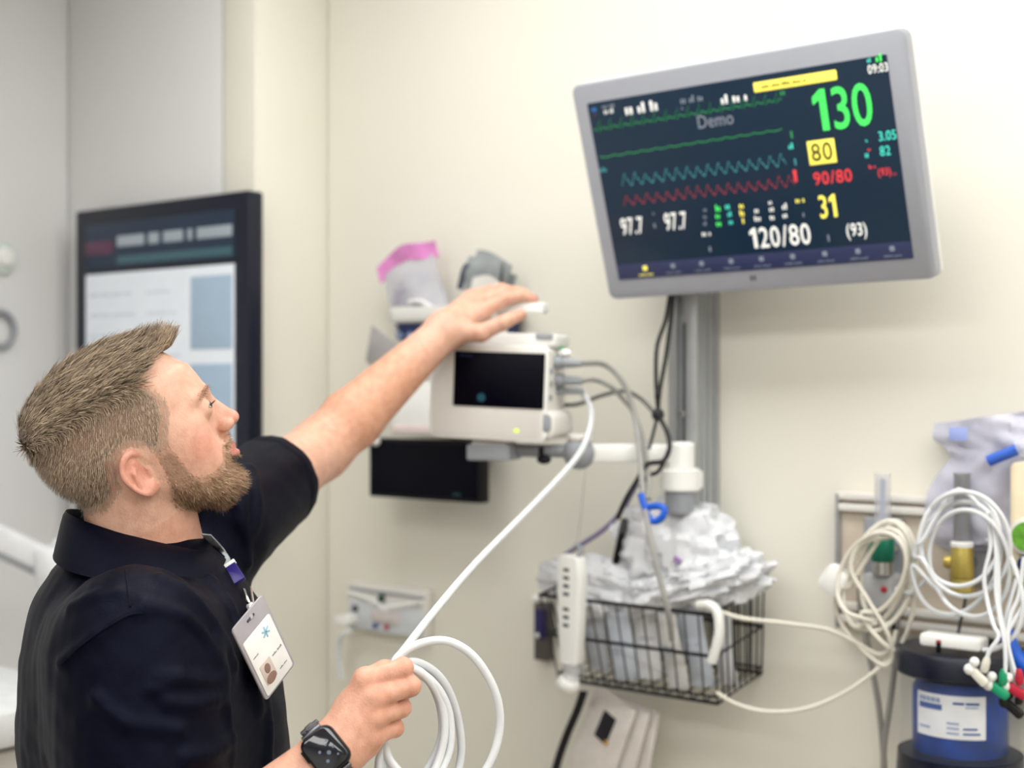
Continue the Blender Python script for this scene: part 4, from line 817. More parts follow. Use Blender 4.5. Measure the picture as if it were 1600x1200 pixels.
plab = ['leftmost white sealed packet standing in the basket', 'second white packet from the left standing in the basket', 'third packet from the left in the basket, grey blue', 'fourth packet from the left standing in the basket', 'packet standing in the basket under its front bulge', 'sixth packet from the left standing in the basket', 'seventh packet from the left, leaning in the basket', 'eighth packet from the left in the basket, beside the white hook', 'rightmost packet standing in the basket corner']
for i in range(9):
    x = -bw+.034+(bw-.062)*i/8; lean = math.radians(rnd.uniform(-10, 10)); F_k = Frame(BK.w((x, .035+.02*(i % 3), -bh+.006)), BK.R @ rotz(rnd.uniform(-.35, .35)) @ roty(lean))
    t = thing('sealed_packet', plab[i], 'packet', F_k, 'packets standing in the basket'); L2 = Local(t); hh = rnd.uniform(.118, .14); ww = rnd.uniform(.040, .050); mt = mat('packet_paper_%d' % (i % 4), pcol[i % 4], .45, var=.06, bump=.3, bscale=60)
    m_ = MB(); G = lambda s: [[A((u-.5)*ww, s*.006*math.sin(math.pi*u)*math.sin(math.pi*min(1, v*1.05))+.002*math.sin(7*v+i), v*hh) for v in np.linspace(0, 1, 8)] for u in np.linspace(0, 1, 7)]
    m_.sheet(G(-1), .0012); m_.sheet(G(1), .0012); L2(m_, 'pouch', mt)
    m_ = MB(); scrib(m_, -ww*.3, ww*.3, hh*.55, hh*.58, -.0078, 2, i); scrib(m_, -ww*.3, ww*.2, hh*.45, hh*.47, -.0078, 2, i+20); L2(m_, 'print', mat('blue_grey_print', srgb(120,140,170), .5))
def bag(name, c, rad, R, seed, m, label, amp=.24):
    m_ = MB(); crumple(m_, c, rad, R, 52, seed, amp); return solo(m_, name, m, label, 'bag', 'crumpled bags in the basket', angle=16)
bag('plastic_bag', wl(1052, 858, .09), (.098, .05, .082), WR, 3, M_filmw, 'tall crumpled clear plastic bag at the back of the basket below the post', .34)
bag('plastic_bag', wl(1112, 908, .10), (.098, .06, .040), WR @ roty(-.30), 8, M_filmw, 'white crumpled plastic bag spilling over the right end of the basket', .34)
bag('plastic_bag', wl(938, 918, .11), (.105, .055, .046), WR @ roty(.08), 14, M_filmw, 'white crumpled plastic bag heaped at the left of the basket', .34)
bag('plastic_bag', wl(1022, 935, .13), (.06, .035, .034), WR @ roty(-.4), 21, M_filmw, 'small crumpled plastic bag in the middle of the basket beside the grey cable', .34)
m_ = MB(); m_.rbox((0,0,0), (.014,.002,.010), .002, .0008, WR @ roty(.5)); m_.v = [tuple(A(*v)+wl(1058, 875, .148)) for v in m_.v]; solo(m_, 'purple_tag', mat('purple_print', srgb(165,130,185), .5), 'tiny purple tag on the tall clear bag', 'tag')
MK = Frame(wl(972, 832, .12), WR @ roty(math.radians(14))); t = thing('marker_pen', 'black marker pen standing up among the bags in the basket', 'pen', MK); L2 = Local(t)
m_ = MB(); m_.lathe([(.006,-.055),(.0065,-.05),(.0065,.0)], (0,0,0)); L2(m_, 'barrel', M_black); m_ = MB(); m_.lathe([(.007,0),(.0072,.004),(.006,.024),(.004,.025)], (0,0,0)); L2(m_, 'cap', M_dgrey)
TF = Frame(wl(893, 1035, .215), WR @ roty(math.radians(3)) @ rotx(.06)); t = thing('thermometer_probe', 'white handheld probe with dark lettering hooked on the left of the basket', 'probe', TF); L2 = Local(t)
hh = TF.at(893, 868)[2]; m_ = MB(); m_.loft([[A(x*k, y_, 0)+A(0,0,z) for x, y_ in rrect(.05, .026, .008, 4)] for z, k in ((0,.70),(.004,.78),(hh*.5,.95),(hh*.8,1.0),(hh*.97,.9),(hh,.7))]); L2(m_, 'body', M_white)
m_ = MB()
for k in range(7): zz = hh*(.36+.075*k)+(0 if k < 3 else .012); m_.rbox((-.003, -.0128, zz), (.012, .001, .006), .001, .0003)
L2(m_, 'print', M_dgrey, label='column of dark print')
m_ = MB(); m_.cyl((0,0,-.03), (0,0,.002), .0135, .0165, 16); L2(m_, 'neck', M_film); m_ = MB(); m_.ball((-.007,0,-.038), (.021,.018,.018)); L2(m_, 'tip_cap', M_white)
m_ = MB(); m_.tube([A(.012,0,hh-.004), A(.016,.004,hh+.012), A(.0,.01,hh+.016)], .004, 8); L2(m_, 'strain_relief', M_grey)
WB = wframe(845, 985, .0); t = thing('wall_bracket', 'dark upright holder on the wall left of the wire basket', 'holder', WB); L2 = Local(t); a = quad(WB, 834, 940, 856, 1034, -.02)
m_ = MB(); m_.rbox(((a[0]+a[1])/2, -.010, (a[2]+a[3])/2), (a[1]-a[0], .02, a[3]-a[2]), .003, .002); L2(m_, 'plate', mat('taupe_metal', srgb(98,92,90), .45, .4)); m_ = MB(); m_.rbox(((a[0]+a[1])/2+.003, -.024, (a[2]+a[3])/2+.016), ((a[1]-a[0])*.7, .012, (a[3]-a[2])*.5), .003, .002); L2(m_, 'latch', mat('indigo_plastic', srgb(34,26,86), .4)); m_ = MB(); m_.ball(((a[0]+a[1])/2, -.03, (a[2]+a[3])/2-.006), .005); L2(m_, 'knob', M_white); m_ = MB(); m_.ball((a[0]+.002, -.016, a[3]+.004), .009); L2(m_, 'top_knob', M_white)
m_ = MB(); P = [wl(1092,946,.19), wl(1110,946,.20), wl(1121,958,.20), wl(1124,985,.20), wl(1119,1012,.20), wl(1112,1034,.198)]; m_.tube(P, .008, 10); solo(m_, 'hook_strip', M_white, 'thick white plastic hook bent over the right front corner of the basket', 'hook')
# hanging card wallet and strap below the basket
HF_ = Frame(wl(968, 1100, .10), WR @ roty(math.radians(22)) @ rotz(-.15)); t = thing('card_wallet', 'cream folded card wallet with a black square hanging under the basket', 'folder', HF_); L2 = Local(t)
for k, (dx, dy, ang) in enumerate(((0,0,0), (.028,.012,-.10), (.045,.026,-.2))):
    m_ = MB(); m_.rbox(A(dx-.01, dy, -.075), (.098, .004, .17), .006, .0015, roty(ang)); L2(m_, 'leaf', mat('cream_board', srgb(226,219,213), .6))
m_ = MB(); m_.rbox((-.010, -.003, -.052), (.030, .002, .052), .001, .0005, roty(.06)); L2(m_, 'dark_panel', mat('near_black_print', srgb(14,12,24), .4)); m_ = MB(); m_.rbox((.004, -.0042, -.074), (.009, .001, .008), .001, .0003); L2(m_, 'amber_mark', mat('amber_print', srgb(210,160,70), .5))
m_ = MB(); S = [wl(912,1080,.12), wl(902,1110,.11), wl(885,1150,.10), wl(870,1195,.09), wl(860,1240,.09)]; m_.sheet([[p+WDX*(v-.5)*.016 for v in (0, .5, 1)] for p in cr(S, 5)], .003); m_.rbox((0,0,0), (.02,.01,.035), .003, .002) if False else None
solo(m_, 'webbing_strap', mat('black_webbing', srgb(18,18,22), .7, bump=.5), 'black webbing strap hanging left of the cream wallet', 'strap')

# ---------------------------------------------------------------- socket panel low on the wall behind the white cable
KF = wframe(604, 1008, 0); t = thing('socket_panel', 'pale grey wall socket panel behind the held white cable', 'socket', KF); L2 = Local(t); a = quad(KF, 541, 908, 664, 1001, -.028); w_, h_ = a[1]-a[0], a[3]-a[2]; cxx, czz = (a[0]+a[1])/2, (a[2]+a[3])/2
m_ = MB(); m_.rbox((cxx, -.012, czz), (w_, .024, h_), .008, .004); L2(m_, 'body', M_offw); m_ = MB(); m_.rbox((cxx, -.026, czz-h_*.16), (w_*.93, .006, h_*.60), .006, .002); L2(m_, 'front_plate', mat('pale_blue_grey_plastic', srgb(204,208,212), .45))
m_ = MB(); m_.tube([A(a[0]+.008,-.027,a[3]-.022), A(cxx-.03,-.029,a[3]-.034), A(cxx,-.030,a[3]-.046), A(cxx+.03,-.029,a[3]-.040), A(a[1]-.008,-.027,a[3]-.024)], .005, 8); L2(m_, 'moulding', M_white); m_ = MB(); m_.tube([A(a[0]+.006,-.025,a[3]-.014), A(a[1]-.006,-.025,a[3]-.016)], .003, 8); L2(m_, 'groove', M_grey)
for nm, x, z, mm, rr in (('status_window', cxx-.008, a[3]-.026, mat('dark_green_plastic', srgb(40,66,60), .4), .008), ('socket_hole', a[0]+.028, czz-.004, M_dgrey, .008), ('blue_button', cxx-.024, a[2]+.016, mat('deep_blue_button', srgb(50,70,150), .4), .006), ('red_button', cxx+.008, a[2]+.016, mat('red_button', srgb(175,60,75), .4), .006)):
    m_ = MB(); m_.cyl((x, -.026, z), (x, -.033, z), rr, n=16, bev=.001); L2(m_, nm, mm)
m_ = MB(); m_.rbox((cxx+.005, -.031, czz-.012), (w_*.36, .004, h_*.26), .003, .001); L2(m_, 'label_panel', mat('beige_label', srgb(206,198,196), .5)); m_ = MB(); m_.rbox((a[0]+.012, -.042, a[2]+.022), (.04, .03, .022), .005, .003, roty(-.2)); L2(m_, 'plug', M_white)
cable('plug_cord', wpath([(548,985,.055),(535,992,.06),(529,1010,.055),(530,1035,.05),(534,1060,.045)]), .006, M_cable, 'short thick white cord hanging from the socket panel')

# ---------------------------------------------------------------- service panel with gas outlets on the right
HP = wframe(1460, 950, 0); t = thing('service_panel', 'beige gas outlet panel with pale rails on the wall at right', 'panel', HP); L2 = Local(t); x0 = HP.at(1321, 860)[0]; x1 = x0+.62; z1 = (HP.at(1321,768)[2]+HP.at(1445,776)[2])/2; z0 = z1-.215
m_ = MB(); m_.rbox(((x0+x1)/2, -.010, (z0+z1)/2), (x1-x0, .02, z1-z0), .003, .002); L2(m_, 'back_plate', mat('beige_laminate', srgb(208,195,178), .5))
for zz in (z1-.004, z1-.022, z0+.036, z0+.016): m_ = MB(); m_.rbox(((x0+x1)/2, -.024, zz), (x1-x0+.004, .014, .012), .003, .002); L2(m_, 'rail', M_offw)
m_ = MB(); m_.rbox((x0, -.018, (z0+z1)/2), (.006, .03, z1-z0), .001, .001); L2(m_, 'side_trim', M_alu)
m_ = MB(); m_.rbox(((x0+x1)/2+.07, -.011, z0-.045), (x1-x0-.14, .022, .07), .003, .002); L2(m_, 'lower_plate', mat('grey_laminate', srgb(176,172,166), .5))
for px in (1385, 1520):
    p = HP.at(px, 850, -.02); m_ = MB(); m_.rbox((p[0], -.028, p[2]-.008), (.062, .016, .10), .004, .002); o_ = L2(m_, 'outlet', M_grey)
    m_ = MB(); m_.rbox((p[0]+.012, -.0365, p[2]+.030), (.034, .002, .012), .001, .0004); L2(m_, 'outlet_label', mat('mint_label', srgb(205,228,218), .5), o_)
    m_ = MB(); scrib(m_, p[0]+.0, p[0]+.026, p[2]+.0275, p[2]+.0325, -.0378, 1, px); L2(m_, 'label_print', mat('green_print', srgb(120,175,155), .5), o_)
def flow(px, ptop, pmid, pbot, body, tube, label, capm, k=1.0):
    F = wframe(px, pmid, .075); t = thing('flowmeter', label, 'flowmeter', F, 'gas flowmeters'); L2 = Local(t); zt, zb = F.at(px, ptop)[2], F.at(px, pbot)[2]
    m_ = MB(); m_.lathe([(.011,0),(.0125,.003),(.0118,zt*.96),(.0125,zt*.97),(.0125,zt),(.008,zt)], (0,0,0), n=20); L2(m_, 'gauge_tube', tube); m_ = MB(); m_.lathe([(.003,0),(.004,zt*.3),(.0045,zt*.9)], (0,0,.001), n=8); L2(m_, 'inner_scale', mat('scale_strip', srgb(168,184,212), .4))
    m_ = MB(); m_.lathe([(.016,zb),(.0175,zb+.003),(.0185*k,zb*.5),(.0175*k,-.004),(.014,0)], (0,0,0), n=24); L2(m_, 'valve_body', body); m_ = MB(); m_.lathe([(.0165,-.002),(.0168,.004),(.013,.006)], (0,0,0), n=24); L2(m_, 'collar', capm)
    m_ = MB(); m_.cyl((0, .0, zb*.6), (0, .042, zb*.6), .010, n=16); L2(m_, 'stem', M_steel); m_ = MB(); m_.cyl((-.014,-.002,zb*.55), (-.026,-.004,zb*.55), .011, .009, 12, .002); L2(m_, 'knob', body); m_ = MB(); m_.lathe([(.007,zb-.026),(.0165,zb-.02),(.017,zb-.001),(.012,zb)], (0,0,0), n=20); L2(m_, 'outlet_nut', M_steel if k > .95 else body)
flow(1379, 739, 836, 876, mat('green_valve', srgb(8,110,84), .35), M_film, 'flowmeter with a green valve and clear upright tube', M_white)
flow(1503, 739, 852, 902, mat('brass_valve', srgb(190,170,90), .35, .5), mat('smoky_tube', srgb(150,150,152), .2, alpha=.7), 'flowmeter with a brass yellow valve behind the right cable coil', M_white, .9)
p = wl(1381, 922, .05); m_ = MB(); m_.rbox(p, (.05, .05, .055), .008, .004, WR); sv_ = solo(m_, 'suction_valve', mat('chrome_grey_plastic', srgb(186,188,190), .35, .2), 'small grey valve block with a red dot below the green flowmeter', 'valve')
m_ = MB(); q_ = wl(1381, 921, .077)-np.array(sv_.location); m_.ball(q_, .005); o_ = m_.build('red_dot', mat('red_dot', srgb(190,30,50), .4), sv_)
m_ = MB(); q_ = wl(1392, 955, .055)-np.array(sv_.location); m_.cyl(q_+A(0,0,.03), q_+A(0,0,-.04), .009, n=14, bev=.002); m_.build('spout', M_steel, sv_)
# left coil of ivory cable with its white plug
def coil(name, loops, m, r, label, lead=(), tail=()):
    pts = list(lead)
    for (cx, cy, rx, ry, off, rot, a0, a1) in loops:
        n = 14
        for k in range(n):
            a = math.radians(a0+(a1-a0)*k/(n-1)); x, y = rx*math.cos(a), ry*math.sin(a); c, s = math.cos(rot), math.sin(rot); pts.append((cx+c*x-s*y, cy+s*x+c*y, off+.012*math.sin(a*1.5)))
    pts += list(tail); m_ = MB(); m_.tube(wpath(pts), r, 8, 5); return solo(m_, name, m, label, 'cable')
coil('coiled_cable', [(1378,900,50,88,.125,.25,-200,100),(1368,905,44,82,.14,.35,100,460),(1385,895,40,80,.13,.1,100,440),(1362,898,48,70,.15,.5,80,400)], M_cablei, .0036, 'ivory cable looped over the green flowmeter',
     lead=[(1120,1082,.17),(1150,1100,.17),(1200,1112,.16),(1260,1107,.15),(1320,1082,.14),(1372,1045,.13),(1405,1012,.12),(1425,960,.12),(1428,900,.12),(1415,850,.12),(1390,822,.12)], tail=[(1345,960,.14),(1375,1000,.14),(1400,1016,.13),(1432,1019,.12)])
m_ = MB(); m_.rbox((0,0,0), (.040,.022,.044), .010, .005, WR @ roty(math.radians(35))); m_.v = [tuple(A(*v)+wl(1305, 907, .13)) for v in m_.v]; solo(m_, 'cable_plug', M_white, 'white plug hanging at the left of the looped ivory cable', 'plug')
cable('ivory_cable', wpath([(1122,955,.18),(1160,966,.16),(1220,973,.14),(1280,981,.13),(1305,988,.13),(1340,1005,.13),(1372,1022,.13),(1392,1012,.13),(1400,985,.13)]), .0036, M_cablei, 'pale cable running from the basket corner to the left coil')
cable('ivory_cable', wpath([(1308,920,.13),(1306,950,.12),(1318,980,.12),(1345,1012,.13),(1380,1040,.13),(1395,1025,.13),(1385,985,.14),(1355,935,.14),(1330,890,.14),(1345,850,.14),(1395,838,.14)]), .0034, M_cablei, 'ivory lead trailing from the hanging white plug')
M_tub = mat('grey_rubber_tube', srgb(150,148,142), .45)
cable('suction_tube', wpath([(1343,905,.04),(1345,950,.04),(1358,1020,.04),(1374,1110,.04),(1384,1220,.04)]), .0048, M_tub, 'grey tube hanging down left of the other below the panel')
cable('suction_tube', wpath([(1402,960,.05),(1400,1020,.045),(1392,1090,.04),(1382,1160,.052),(1380,1220,.052)]), .0048, M_tub, 'grey tube crossing in below the red dotted valve block')
cable('dark_cord', wpath([(1510,905,.05),(1508,940,.05),(1498,985,.05),(1494,1020,.05)]), .0025, mat('dark_green_grey_cord', srgb(80,86,84), .5), 'thin dark cord running down from the brass flowmeter')
# right coil and its lead wires
coil('coiled_cable', [(1500,842,62,74,.16,.1,-190,170),(1508,850,70,82,.17,-.15,170,530),(1495,872,66,90,.15,.3,170,520),(1515,880,62,84,.165,-.2,160,500)], M_cable, .0034, 'pale cable coiled over the brass flowmeter at right',
     lead=[(1536,1016,.17),(1560,1012,.17),(1590,985,.17),(1598,930,.17),(1570,850,.16),(1530,790,.16),(1490,768,.16)], tail=[(1452,905,.15),(1425,926,.14),(1400,920,.13)])
def lead(pts, clipc, name, label):
    cable('lead_wire', wpath(pts), .0030, M_cable, label+' lead wire hanging from the right coil to its clip'); p = wl(*pts[-1]); F = Frame(p, WR @ roty(rnd.uniform(-.3, .5))); t = thing('lead_clip', label+' electrode clip dangling in front of the canister', 'clip', F, 'electrode clips'); L2 = Local(t)
    mm = mat(name, clipc, .4); m_ = MB(); m_.lathe([(.0035,.018),(.0055,.012),(.006,0),(.004,-.004)], (0,0,0), n=12); L2(m_, 'strain_relief', mm); m_ = MB(); m_.rbox((-.004,-.002,-.012), (.030,.010,.013), .005, .003, roty(.5)); L2(m_, 'jaw', mm)
    m_ = MB(); m_.ball((-.018,-.004,-.006), (.008,.006,.008)); m_.ball((-.014,-.004,.006), (.007,.006,.007)); L2(m_, 'lever', M_white if name != 'black_clip' else mm)
lead([(1540,800,.165),(1548,850,.17),(1538,900,.175),(1543,940,.18),(1552,975,.20),(1560,995,.21),(1545,1020,.215),(1538,1046,.215)], srgb(222,220,208), 'white_clip', 'white')
lead([(1550,800,.165),(1556,860,.17),(1556,920,.175),(1563,970,.185),(1570,1010,.195),(1571,1045,.20),(1567,1066,.20)], srgb(20,150,105), 'green_clip', 'green')
lead([(1556,830,.165),(1560,890,.17),(1562,950,.175),(1573,1000,.185),(1583,1040,.19),(1593,1066,.19)], srgb(180,30,55), 'red_clip', 'red')
lead([(1600,870,.165),(1592,930,.17),(1580,960,.175),(1575,1000,.182),(1582,1050,.185),(1592,1096,.18)], srgb(15,15,20), 'black_clip', 'black')
cable('lead_wire', wpath([(1588,905,.13),(1578,940,.15),(1568,985,.17),(1572,990,.18),(1590,960,.17),(1610,930,.16)]), .0030, M_cable, 'pale wire looping up beside the beige gauge box')
m_ = MB(); m_.tube(wpath([(1571,985,.13),(1580,1010,.13),(1595,1035,.13),(1625,1055,.13)]), .011, 12); solo(m_, 'blue_tube', M_blue, 'thick bright blue tube end at the right edge above the canister', 'tube')
# canister
cF = wframe(1500, 1195, .105); t = thing('suction_canister', 'clear canister with a dark lid and bright blue liner on the wall at right', 'canister', Frame(cF.o-A(0,0,.02), WR)); L2 = Local(t); zt = cF.at(1500, 1012)[2]+.02; R0 = .086
m_ = MB(); m_.lathe([(R0-.002,.03),(R0,.034),(R0,zt-.03),(R0-.003,zt-.03),(R0-.003,.034)], (0,0,0), n=48); L2(m_, 'clear_wall', mat('clear_canister_plastic', srgb(190,200,214), .06, alpha=.04, var=.02, spec=.15))
M_lid = mat('midnight_plastic', srgb(8,14,34), .35); m_ = MB(); m_.lathe([(R0+.002,zt-.036),(R0+.005,zt-.033),(R0+.005,zt-.006),(R0+.001,zt),(.02,zt+.002)], (0,0,0), n=48); L2(m_, 'lid', M_lid); m_ = MB(); m_.lathe([(R0-.02,-.006),(R0+.002,-.002),(R0+.004,.01),(R0+.002,.040),(.02,.041)], (0,0,0), n=48); L2(m_, 'base', M_lid)
m_ = MB(); m_.lathe([(.064,.042),(.067,.046),(.067,zt-.058),(.060,zt-.045),(.02,zt-.040)], (0,0,0), n=40); ln_ = L2(m_, 'liner', mat('royal_blue_liner', srgb(0,58,148), .35, var=.45, scale=22, spec=.25))
dirc = math.atan2(*( (WR.T @ (A(0,0,CAMZ)-cF.o))[[1,0]] )); zl1, zl0 = .134, .073
def onl(a, z, r=.0695): return A(math.cos(dirc+a)*r, math.sin(dirc+a)*r, z)
m_ = MB(); m_.sheet([[onl(a, z) for z in (zl0, (zl0+zl1)/2, zl1)] for a in np.linspace(-.98, .52, 16)], .001); lb = L2(m_, 'label', mat('white_label', srgb(238,240,244), .45), label='white printed label')
def lab(a0, a1, z0, z1, mm, nm): m_ = MB(); m_.sheet([[onl(a, z, .0704) for z in (z0, z1)] for a in np.linspace(a0, a1, 5)], .0006); L2(m_, nm, mm, lb)
M_pb = mat('blue_label_print', srgb(52,88,160), .5); M_pl = mat('pale_blue_label_print', srgb(150,165,200), .5)
lab(-.90,-.36,.112,.120, M_pb, 'logo_block')
for k, (a0, a1) in enumerate(((-.9,-.84),(-.82,-.72),(-.70,-.62),(-.60,-.50),(-.48,-.40))): lab(a0, a1, .1225, .129, M_pl, 'logo_letter')
for a0, a1, z0, z1, mm in ((-.14,.08,.122,.1255,M_pb),(.11,.38,.122,.1255,M_pb),(.1,.36,.1175,.1195,M_pl),(-.9,-.62,.084,.087,M_pl),(-.26,-.02,.094,.0965,M_pl),(-.26,-.02,.087,.0895,M_pl),(-.26,-.02,.080,.0825,M_pl),(.06,.34,.087,.0895,M_pb),(.06,.40,.080,.0825,M_pb)): lab(a0, a1, z0, z1, mm, 'label_print')
m_ = MB(); m_.rbox((0, .08, .10), (.06, .05, .05), .004, .002); L2(m_, 'wall_mount', M_dgrey)
eb = wframe(1483, 1003, .17); t = thing('lead_block', 'white lead junction block lying on the canister lid', 'connector', eb); L2 = Local(t); a = quad(eb, 1438, 988, 1534, 1019)
m_ = MB(); m_.rbox(((a[0]+a[1])/2, .012, (a[2]+a[3])/2), (a[1]-a[0], .034, a[3]-a[2]), .005, .003); L2(m_, 'body', M_white); p = eb.at(1469, 1007); m_ = MB(); m_.rbox(p+A(0,-.006,-.002), (.007,.002,.018), .001, .0005); L2(m_, 'dark_mark', M_black); m_ = MB(); m_.rbox(p+A(0,-.0066,.005), (.007,.002,.003), .001, .0005); L2(m_, 'red_mark', mat('red_mark', srgb(190,50,60), .4))
# plastic bag and tube hung at the right, beige gauge box
hb = wframe(1535, 740, .04); t = thing('hanging_bag', 'milky plastic bag hung on the wall above the right coil', 'bag', hb); L2 = Local(t)
m_ = MB(); ol = [(1460,662),(1458,685),(1478,700),(1484,718),(1462,745),(1448,775),(1446,815),(1462,850),(1520,862),(1585,850)]; orr = [(1620,640),(1630,660),(1640,690),(1640,710),(1640,740),(1640,775),(1640,800),(1640,830),(1640,845),(1640,850)]
for s in (0, 1): m_.sheet([[hb.at(l[0]+(r_[0]-l[0])*u, l[1]+(r_[1]-l[1])*u, (.02 if s else -.022*math.sin(math.pi*min(1, u*1.1)))+.013*float(noise3(A(u*3.2, i*.16, s*3.)[None], 2.0, 41)[0])+.007*abs(float(noise3(A(u*3.2, i*.16, s*3.)[None], 5.0, 43)[0]))) for u in np.linspace(0, 1, 22)] for i, (l, r_) in enumerate(zip(cr([A(*p, 0) for p in ol], 3)[:, :2], cr([A(*p, 0) for p in orr], 3)[:, :2]))], .0007)
L2(m_, 'film', mat('lilac_clear_film', srgb(222,222,238), .25, alpha=.5, var=.05, scale=22, bump=.6, bscale=40)); m_ = MB(); m_.rbox(hb.at(1497, 678, -.03), (.028,.001,.020), .002, .0004); L2(m_, 'printed_mark', mat('blue_film_print', srgb(150,165,220), .5))
m_ = MB(); m_.tube([hb.at(1545,720,-.035), hb.at(1575,708,-.035), hb.at(1592,701,-.035)], .0085, 12); L2(m_, 'blue_tube', mat('medium_blue_plastic', srgb(55,100,200), .4)); m_ = MB(); m_.tube([hb.at(1592,701,-.034), hb.at(1640,682,-.034)], .012, 12); L2(m_, 'clear_tube', M_film)
gf = wframe(1605, 905, .0); t = thing('gauge_box', 'beige suction regulator box with a green dial at the right edge', 'regulator', gf); L2 = Local(t); gx0 = gf.at(1577, 800, -.085)[0]; gz1 = gf.at(1590, 722, -.085)[2]; gz0 = gf.at(1590, 903, -.085)[2]; M_be = mat('beige_casing', srgb(232,218,188), .4)
m_ = MB(); m_.rbox((gx0+.055, -.045, (gz0+gz1)/2), (.11, .08, gz1-gz0), .010, .005, seg=5); L2(m_, 'casing', M_be); p = gf.at(1607, 838, -.086); m_ = MB(); m_.cyl(p+A(0,.002,0), p+A(0,-.008,0), .027, n=32, bev=.003); d_ = L2(m_, 'dial_ring', M_offw); m_ = MB(); m_.cyl(p+A(0,-.006,0), p+A(0,-.0095,0), .021, n=28); L2(m_, 'dial_face', mat('green_dial', srgb(110,175,60), .4, var=.3, scale=60), d_)
p = gf.at(1606, 880, -.086); m_ = MB(); m_.cyl(p, p+A(0,-.016,0), .013, .011, 20, .002); L2(m_, 'selector_knob', M_navy)

# ---------------------------------------------------------------- big wall display and lamp arm at the left
AF = Frame(WF.w((0, RET-.05, 0)), WR)
p0, p1, p2 = AF.at(118,325), AF.at(388,303), AF.at(117,828); x0, x1, z1, z0 = p0[0], p1[0], (p0[2]+p1[2])/2, p2[2]
DFr = Frame(AF.w(((x0+x1)/2, 0, z0)), WR); t = thing('wall_screen', 'large black-framed information screen on the wall behind his head', 'screen', DFr); L2 = Local(t); w_, h_ = x1-x0, z1-z0
m_ = MB(); m_.rbox((0, .02, h_/2), (w_, .04, h_), .006, .004); L2(m_, 'frame', mat('navy_black_frame', srgb(8,16,36), .35)); m_ = MB(); m_.rbox((0, .045, h_/2), (.3, .012, .3), .004, .002); L2(m_, 'wall_mount', M_dgrey)
bz = w_*.062; sw, sh0, sh1 = w_-2*bz-.01, .03, h_-w_*.25
m_ = MB(); m_.rbox((0, -.0005, h_-w_*.125-.012), (sw, .003, w_*.17), .001, .0005); hd = L2(m_, 'header_band', glow('dark_header', (22,38,58), .35))
for k, (u0, u1) in enumerate(((-.27,-.08),(-.05,.02),(.05,.18),(.21,.24),(.27,.49))): m_ = MB(); m_.rbox((sw*(u0+u1)/2, -.0024, h_-w_*.1125-.012), (sw*(u1-u0), .001, w_*.04), .002, .0003); L2(m_, 'header_word', glow('header_letters', (140,148,155), .35), hd)
m_ = MB(); m_.rbox((-sw*.4, -.0024, h_-w_*.13-.012), (sw*.2, .001, w_*.05), .003, .0003); L2(m_, 'header_badge', glow('maroon_badge', (78,45,66), .4), hd); m_ = MB(); m_.rbox((sw*.11, -.0022, h_-w_*.19-.008), (sw*.76, .0008, w_*.03), .001, .0003); L2(m_, 'header_line', glow('teal_line', (48,80,88), .4), hd)
pg = glow('page_white', (205,211,217), .30); m_ = MB(); m_.rbox((0, -.0005, (sh0+sh1)/2), (sw, .003, sh1-sh0), .001, .0005); pgo = L2(m_, 'page', pg)
side = glow('page_blue_grey', (148,168,186), .28)
for k in range(3): hgt = (sh1-sh0)/3; m_ = MB(); m_.rbox((sw*.36, -.0024, sh1-hgt*(k+.5)-.006), (sw*.26, .001, hgt-.03), .001, .0003); L2(m_, 'side_block', side, pgo)
for k in range(16):
    z = sh1-.05-k*.045; m_ = MB(); scrib(m_, -sw*.47, -sw*.47+sw*rnd.uniform(.25, .36), z, z+.008, -.0024, 4, k); L2(m_, 'page_print', glow('page_grey_print', (180,185,192), .25), pgo)
    m_ = MB(); scrib(m_, -sw*.06, -sw*.06+sw*rnd.uniform(.12, .24), z, z+.007, -.0024, 3, k+40); L2(m_, 'page_print', glow('page_grey_print', (180,185,192), .25), pgo)
M_lamp = mat('lamp_white_enamel', srgb(232,234,236), .35)
lf = Frame(at(88, 905, 2.75), np.eye(3)); t = thing('lamp_arm', 'white jointed lamp arm at the left edge behind his shoulder', 'lamp arm', lf); L2 = Local(t)
m_ = MB(); p, q_ = at(-60,812,2.70)-lf.o, at(72,874,2.75)-lf.o; d = nrm(q_-p); n_ = np.cross(d, A(0,1,0)); m_.rbox((p+q_)/2, (np.linalg.norm(q_-p), .035, .045), .006, .003, np.array([d, A(0,1,0)-d*d[1], nrm(n_)]).T); L2(m_, 'beam', M_lamp); m_ = MB(); m_.rbox((p+q_)/2+A(-.005,0,-.027), (np.linalg.norm(q_-p), .03, .016), .004, .002, np.array([d, A(0,1,0)-d*d[1], nrm(n_)]).T); L2(m_, 'underside_strip', M_grey)
m_ = MB(); m_.lathe([(.022,-.05),(.036,-.02),(.042,.02),(.042,.058),(.038,.064),(.006,.068),(.005,.078)], (0,0,0), n=28); L2(m_, 'joint', M_lamp)
m_ = MB(); m_.cyl((0,0,-.05), (0,0,-lf.o[2]+.02), .02, n=20); m_.lathe([(.12,-lf.o[2]),(.12,-lf.o[2]+.02),(.03,-lf.o[2]+.03)], (0,0,0), n=32); L2(m_, 'stand', M_lamp)
tf = Frame(A(*at(-44, 1105, 2.3)[:2], 0), WR); t = thing('side_table', 'white-topped side table at the lower left edge', 'table', tf); L2 = Local(t); tz = at(0, 1078, 2.3)[2]
m_ = MB(); m_.rbox((0, 0, 0), (.36, .055, .30), .02, .006, rotx(math.pi/2)); m_.v = [(v[0], v[1], v[2]+tz-.03) for v in m_.v]; L2(m_, 'top', M_lamp)
m_ = MB(); m_.rbox((.05, 0, tz-.12), (.20, .22, .10), .004, .003); L2(m_, 'drawer_box', M_offw)
